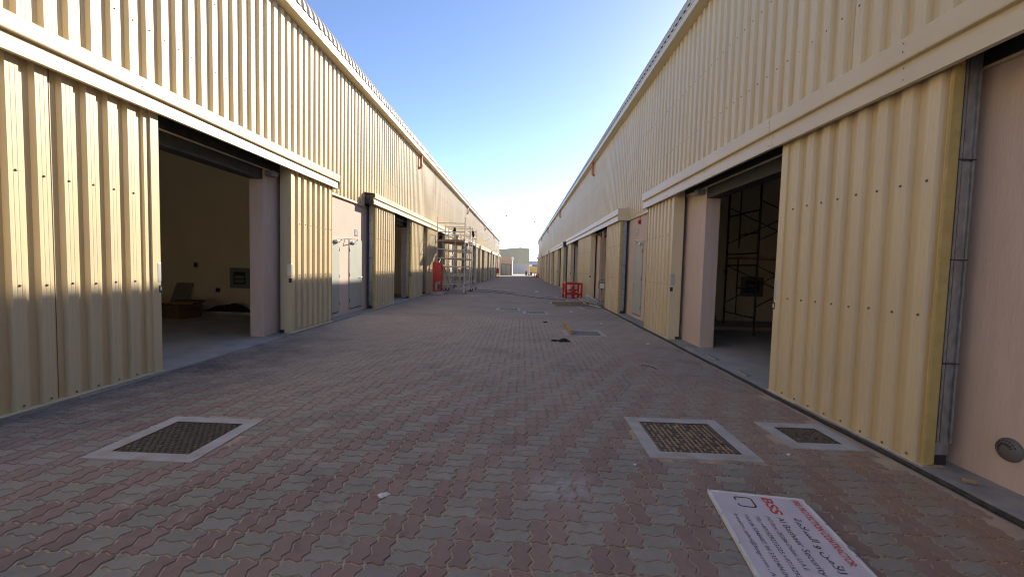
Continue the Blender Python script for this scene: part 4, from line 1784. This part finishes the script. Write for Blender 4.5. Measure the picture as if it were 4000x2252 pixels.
litter = [(-.92, 2.82, .035, 'white paint scrap on the grey and red pavers at lower left'), (2.78, 9.1, .04, 'crumpled white wrapper near the kerb by the right pillar'),
          (2.35, 12.2, .04, 'white paper scrap beyond the nearest slotted cover'), (1.35, 18.9, .07, 'white scrap behind the far timber beam'),
          (1.82, 15.2, .05, 'small pale stone chip in front of the timber beams'), (1.0, 27.0, .16, 'flattened white plastic sheet beyond the hydrant guard'),
          (2.75, 28.5, .11, 'pale foam lump near the right doors beyond the hydrant'), (-1.3, 24.6, .05, 'brown scrap beside the trailing cable'),
          (.2, 25.5, .05, 'white scrap near the middle of the trailing cable'), (2.42, 3.72, .018, 'tiny white pebble between the two nearest covers'),
          (.98, 3.42, .014, 'tiny white pebble left of the sand filled cover')]
for k, (x, y, s_, lab) in enumerate(litter):
    heap('litter', lab, 'litter', M['plastic_bag'] if k != 7 else M['card'], (x, y, gz(y) + .001), s_ * 1.2, s_ * .8, s_ * .45, 20 + k, random.uniform(0, 3), 8)
mb = MB()
mb.lathe([(.020, -.045), (.022, -.03), (.019, 0), (.023, .03), (.017, .045)], (0, 0, .021), 10, 'Y')
o = mb.build('rusty_pipe_stub', M['timber_old'], None, (3.47, 3.22, .038))
o.rotation_euler = (0, 0, 1.1)
tag(o, 'short rusty brown pipe stub on the right kerb below the vent', 'pipe')
mb = MB()
for q, (x, y) in enumerate(((3.42, 7.55), (3.44, 8.2), (3.43, 6.6))):
    pass
for q, (x, y, l_) in enumerate(((3.42, 6.35, .3), (3.46, 7.45, .42), (3.45, 8.35, .3))):
    mb = MB()
    mb.hexa([(x, y, .036), (x + .09, y, .036), (x + .09, y + l_, .036), (x, y + l_, .036), (x + .02, y + .02, .062), (x + .08, y + .02, .058), (x + .075, y + l_ - .02, .056), (x + .02, y + l_ - .03, .064)])
    tag(mb.build('mortar_lump', M['kerb_dirty'], bevel=.008), ('nearest', 'middle', 'farthest')[q] + ' of three mortar lumps on the threshold of the open right unit', 'mortar')

# ------------------------------------------------------------------ far end of the lane
sb = empty('utility_building', (-3.57, 98.6, -.6))
tag(sb, 'small flat roofed pink building with grey double doors at the lane end', 'building')
mb = MB()
mb.box(-1.38, 1.22, -1.6, 3.0, 0, 4.15)
mb.build('wall', M['pink'], sb)
mb = MB()
mb.box(1.0, 1.42, -1.68, 3.05, 3.55, 4.25)
mb.box(1.221, 1.36, -1.66, 3.0, 0, 3.549)
mb.build('corner_pier', M['white'], sb)
mb = MB()
mb.box(-1.40, .999, -1.64, 3.04, 4.151, 4.26)
mb.build('roof', M['pink'], sb)
for k in range(2):
    mb = MB()
    x = -1.14 + k * 1.04
    mb.box(x + .03, x + 1.01, -1.66, -1.602, .06, 2.46)
    d = mb.build('door', M['door_grey'], sb)
    mb = MB()
    mb.box(x - .03, x + .029, -1.68, -1.601, .02, 2.56)
    mb.box(x + .0295, x + 1.04, -1.681, -1.6015, 2.461, 2.56)
    if k == 1:
        mb.box(x + 1.011, x + 1.07, -1.68, -1.601, .02, 2.46)
    mb.build('door_frame', M['dark_steel'], d)

fw = empty('far_warehouse', (-3.0, 118.0, -.6))
tag(fw, 'far gabled warehouse with olive cladding over a pale block wall beyond the lane', 'warehouse')
mb = MB()
mb.box(-16.0, 5.05, 0, 30, 0, 2.9)
mb.build('block_wall', M['block'], fw)
RX = 2.45
mb = MB()
xs = np.arange(-16.0, 5.06, .35)
def top(x):
    return 7.25 - abs(x - RX) * .11
for a, b_ in zip(xs[:-1], xs[1:]):
    mb = MB()
    h0, h1 = top(a), top(b_)
    mb.hexa([(a, -.06, 2.9), (b_ - .002, -.06, 2.9), (b_ - .002, .05, 2.9), (a, .05, 2.9), (a, -.06, h0), (b_ - .002, -.06, h1), (b_ - .002, .05, h1), (a, .05, h0)])
    mb.build('cladding_panel', M['far_cream'], fw)
mb = MB()
mb.box(4.98, 5.05, .051, 30, 2.9, top(5.05) - .02)
mb.build('side_wall', M['far_cream'], fw)
mb = MB()
for sgn, xe in ((-1, -16.1), (1, 5.12)):
    mb.hexa([(RX, -.12, top(RX) + .02), (xe, -.12, top(xe) + .02), (xe, 30, top(xe) + .02), (RX, 30, top(RX) + .02),
             (RX, -.12, top(RX) + .12), (xe, -.12, top(xe) + .12), (xe, 30, top(xe) + .12), (RX, 30, top(RX) + .12)])
mb.build('roof', M['far_cream'], fw)

bw = empty('boundary_wall', (3.4, 131, -.62))
tag(bw, 'bright yellow boundary wall beyond the lane end on the right', 'wall')
mb = MB()
mb.box(-1.0, 14, 0, .3, 0, 2.15)
mb.build('wall_panel', M['yellow_wall'], bw)
mb = MB()
mb.box(-1.05, 14, -.05, .35, 2.15, 2.25)
mb.build('coping', M['yellow_wall'], bw)
mb = MB()
mb.box(-1.2, -.2, 2.0, 3.2, 0, 2.75)
tag(mb.build('meter_kiosk', M['white'], None, (3.4, 131, -.62), bevel=.03), 'white kiosk showing over the end of the yellow wall', 'kiosk')
for k, (x, y, lab) in enumerate(((1.06, 101.5, 'left black drum bin on the yard beyond the lane'), (2.28, 102.2, 'right black drum bin on the yard before the yellow wall'))):
    mb = MB()
    mb.lathe([(.20, 0), (.23, .03), (.25, .70), (.27, .72), (.27, .78), (.24, .78), (.22, .6)], (0, 0, 0), 16)
    tag(mb.build('drum_bin', M['bin'], None, (x, y, -.60)), lab, 'bin', 'black drum bins at the lane end')
heap('rubbish_sack', 'dusty pink sack of rubbish on top of the left drum bin', 'sack', M['bag'], (1.15, 101.6, .17), .34, .3, .4, 4)
heap('rubbish_sack', 'low red brown sack between the two drum bins', 'sack', M['bag'], (1.72, 101.9, -.598), .28, .25, .35, 6)
ds = empty('distant_shed', (15, 330, -.7))
tag(ds, 'distant blue grey shed roof on the horizon beyond the yellow wall', 'shed')
mb = MB()
mb.box(-12, 30, 0, 30, 0, 3.4)
mb.build('wall', M['bluegrey'], ds)
mb = MB()
mb.hexa([(-13, -1, 3.4), (31, -1, 3.4), (31, 31, 3.4), (-13, 31, 3.4), (-13, 12, 6.6), (31, 12, 6.6), (31, 16, 6.6), (-13, 16, 6.6)])
mb.build('roof', M['bluegrey'], ds)
# lattice gantry far away
ga = empty('lattice_gantry', (12.8, 420, -.7))
tag(ga, 'tiny distant power line gantry on the horizon', 'gantry')
mb = MB()
for x in (-2.8, 2.8):
    mb.beam((x, 0, 0), (x, 0, 14), .3, .3, (0, 1, 0))
mb.build('mast', M['wire'], ga)
mb = MB()
mb.beam((-4, 0, 11.2), (4, 0, 11.2), .35, .35)
mb.beam((-2.8, 0, 8.2), (2.8, 0, 11), .15, .15)
mb.build('crossbeam', M['wire'], ga)
# overhead lines and birds
for k, (za, zb_, zm) in enumerate(((27.5, 25.5, 25.4), (27.2, 27.7, 25.9), (15.6, 13.0, 13.4))):
    mb = MB()
    pts = []
    for i in range(25):
        t = i / 24
        pts.append((-45 + 90 * t, 260, za + (zb_ - za) * t - 4 * t * (1 - t) * ((za + zb_) / 2 - zm)))
    mb.path(pts, .022, 5)
    tag(mb.build('overhead_line', M['wire']), ('sagging upper overhead line', 'level upper overhead line', 'lowest overhead line')[k] + ' crossing the sky beyond the roofs', 'power line', 'overhead lines')
for k, (u, v) in enumerate(((1977.6, 843.4), (2057.6, 871.0), (2088.3, 866.2), (2108.3, 854.5))):
    d = FWD + RIGHT * ((u - 2000) / 1640.7) + DOWN * ((v - 1126) / 1640.7)
    p = Vector((0, 0, CAM_H)) + d * 110
    mb = MB()
    mb.lathe([(.001, -.16), (.05, -.08), (.065, 0), (.04, .1), (.02, .18)], (0, 0, 0), 8, 'Y')
    b_ = mb.build('bird', M['bird'], None, p)
    b_.scale = (1.7, 1.7, 1.7)
    b_.rotation_euler = (0, 0, random.uniform(0, 3))
    for sg in (-1, 1):
        mb = MB()
        mb.hexa([(0, -.06, 0), (sg * .22, -.04, .08), (sg * .22, .05, .08), (0, .08, 0), (0, -.06, .012), (sg * .22, -.03, .09), (sg * .22, .04, .09), (0, .08, .012)])
        mb.build('wing', M['bird'], b_)
    tag(b_, ('leftmost of the four birds, alone in the sky', 'lowest of the four birds', 'third bird from the left', 'rightmost of the four birds')[k], 'bird', 'birds in the sky')
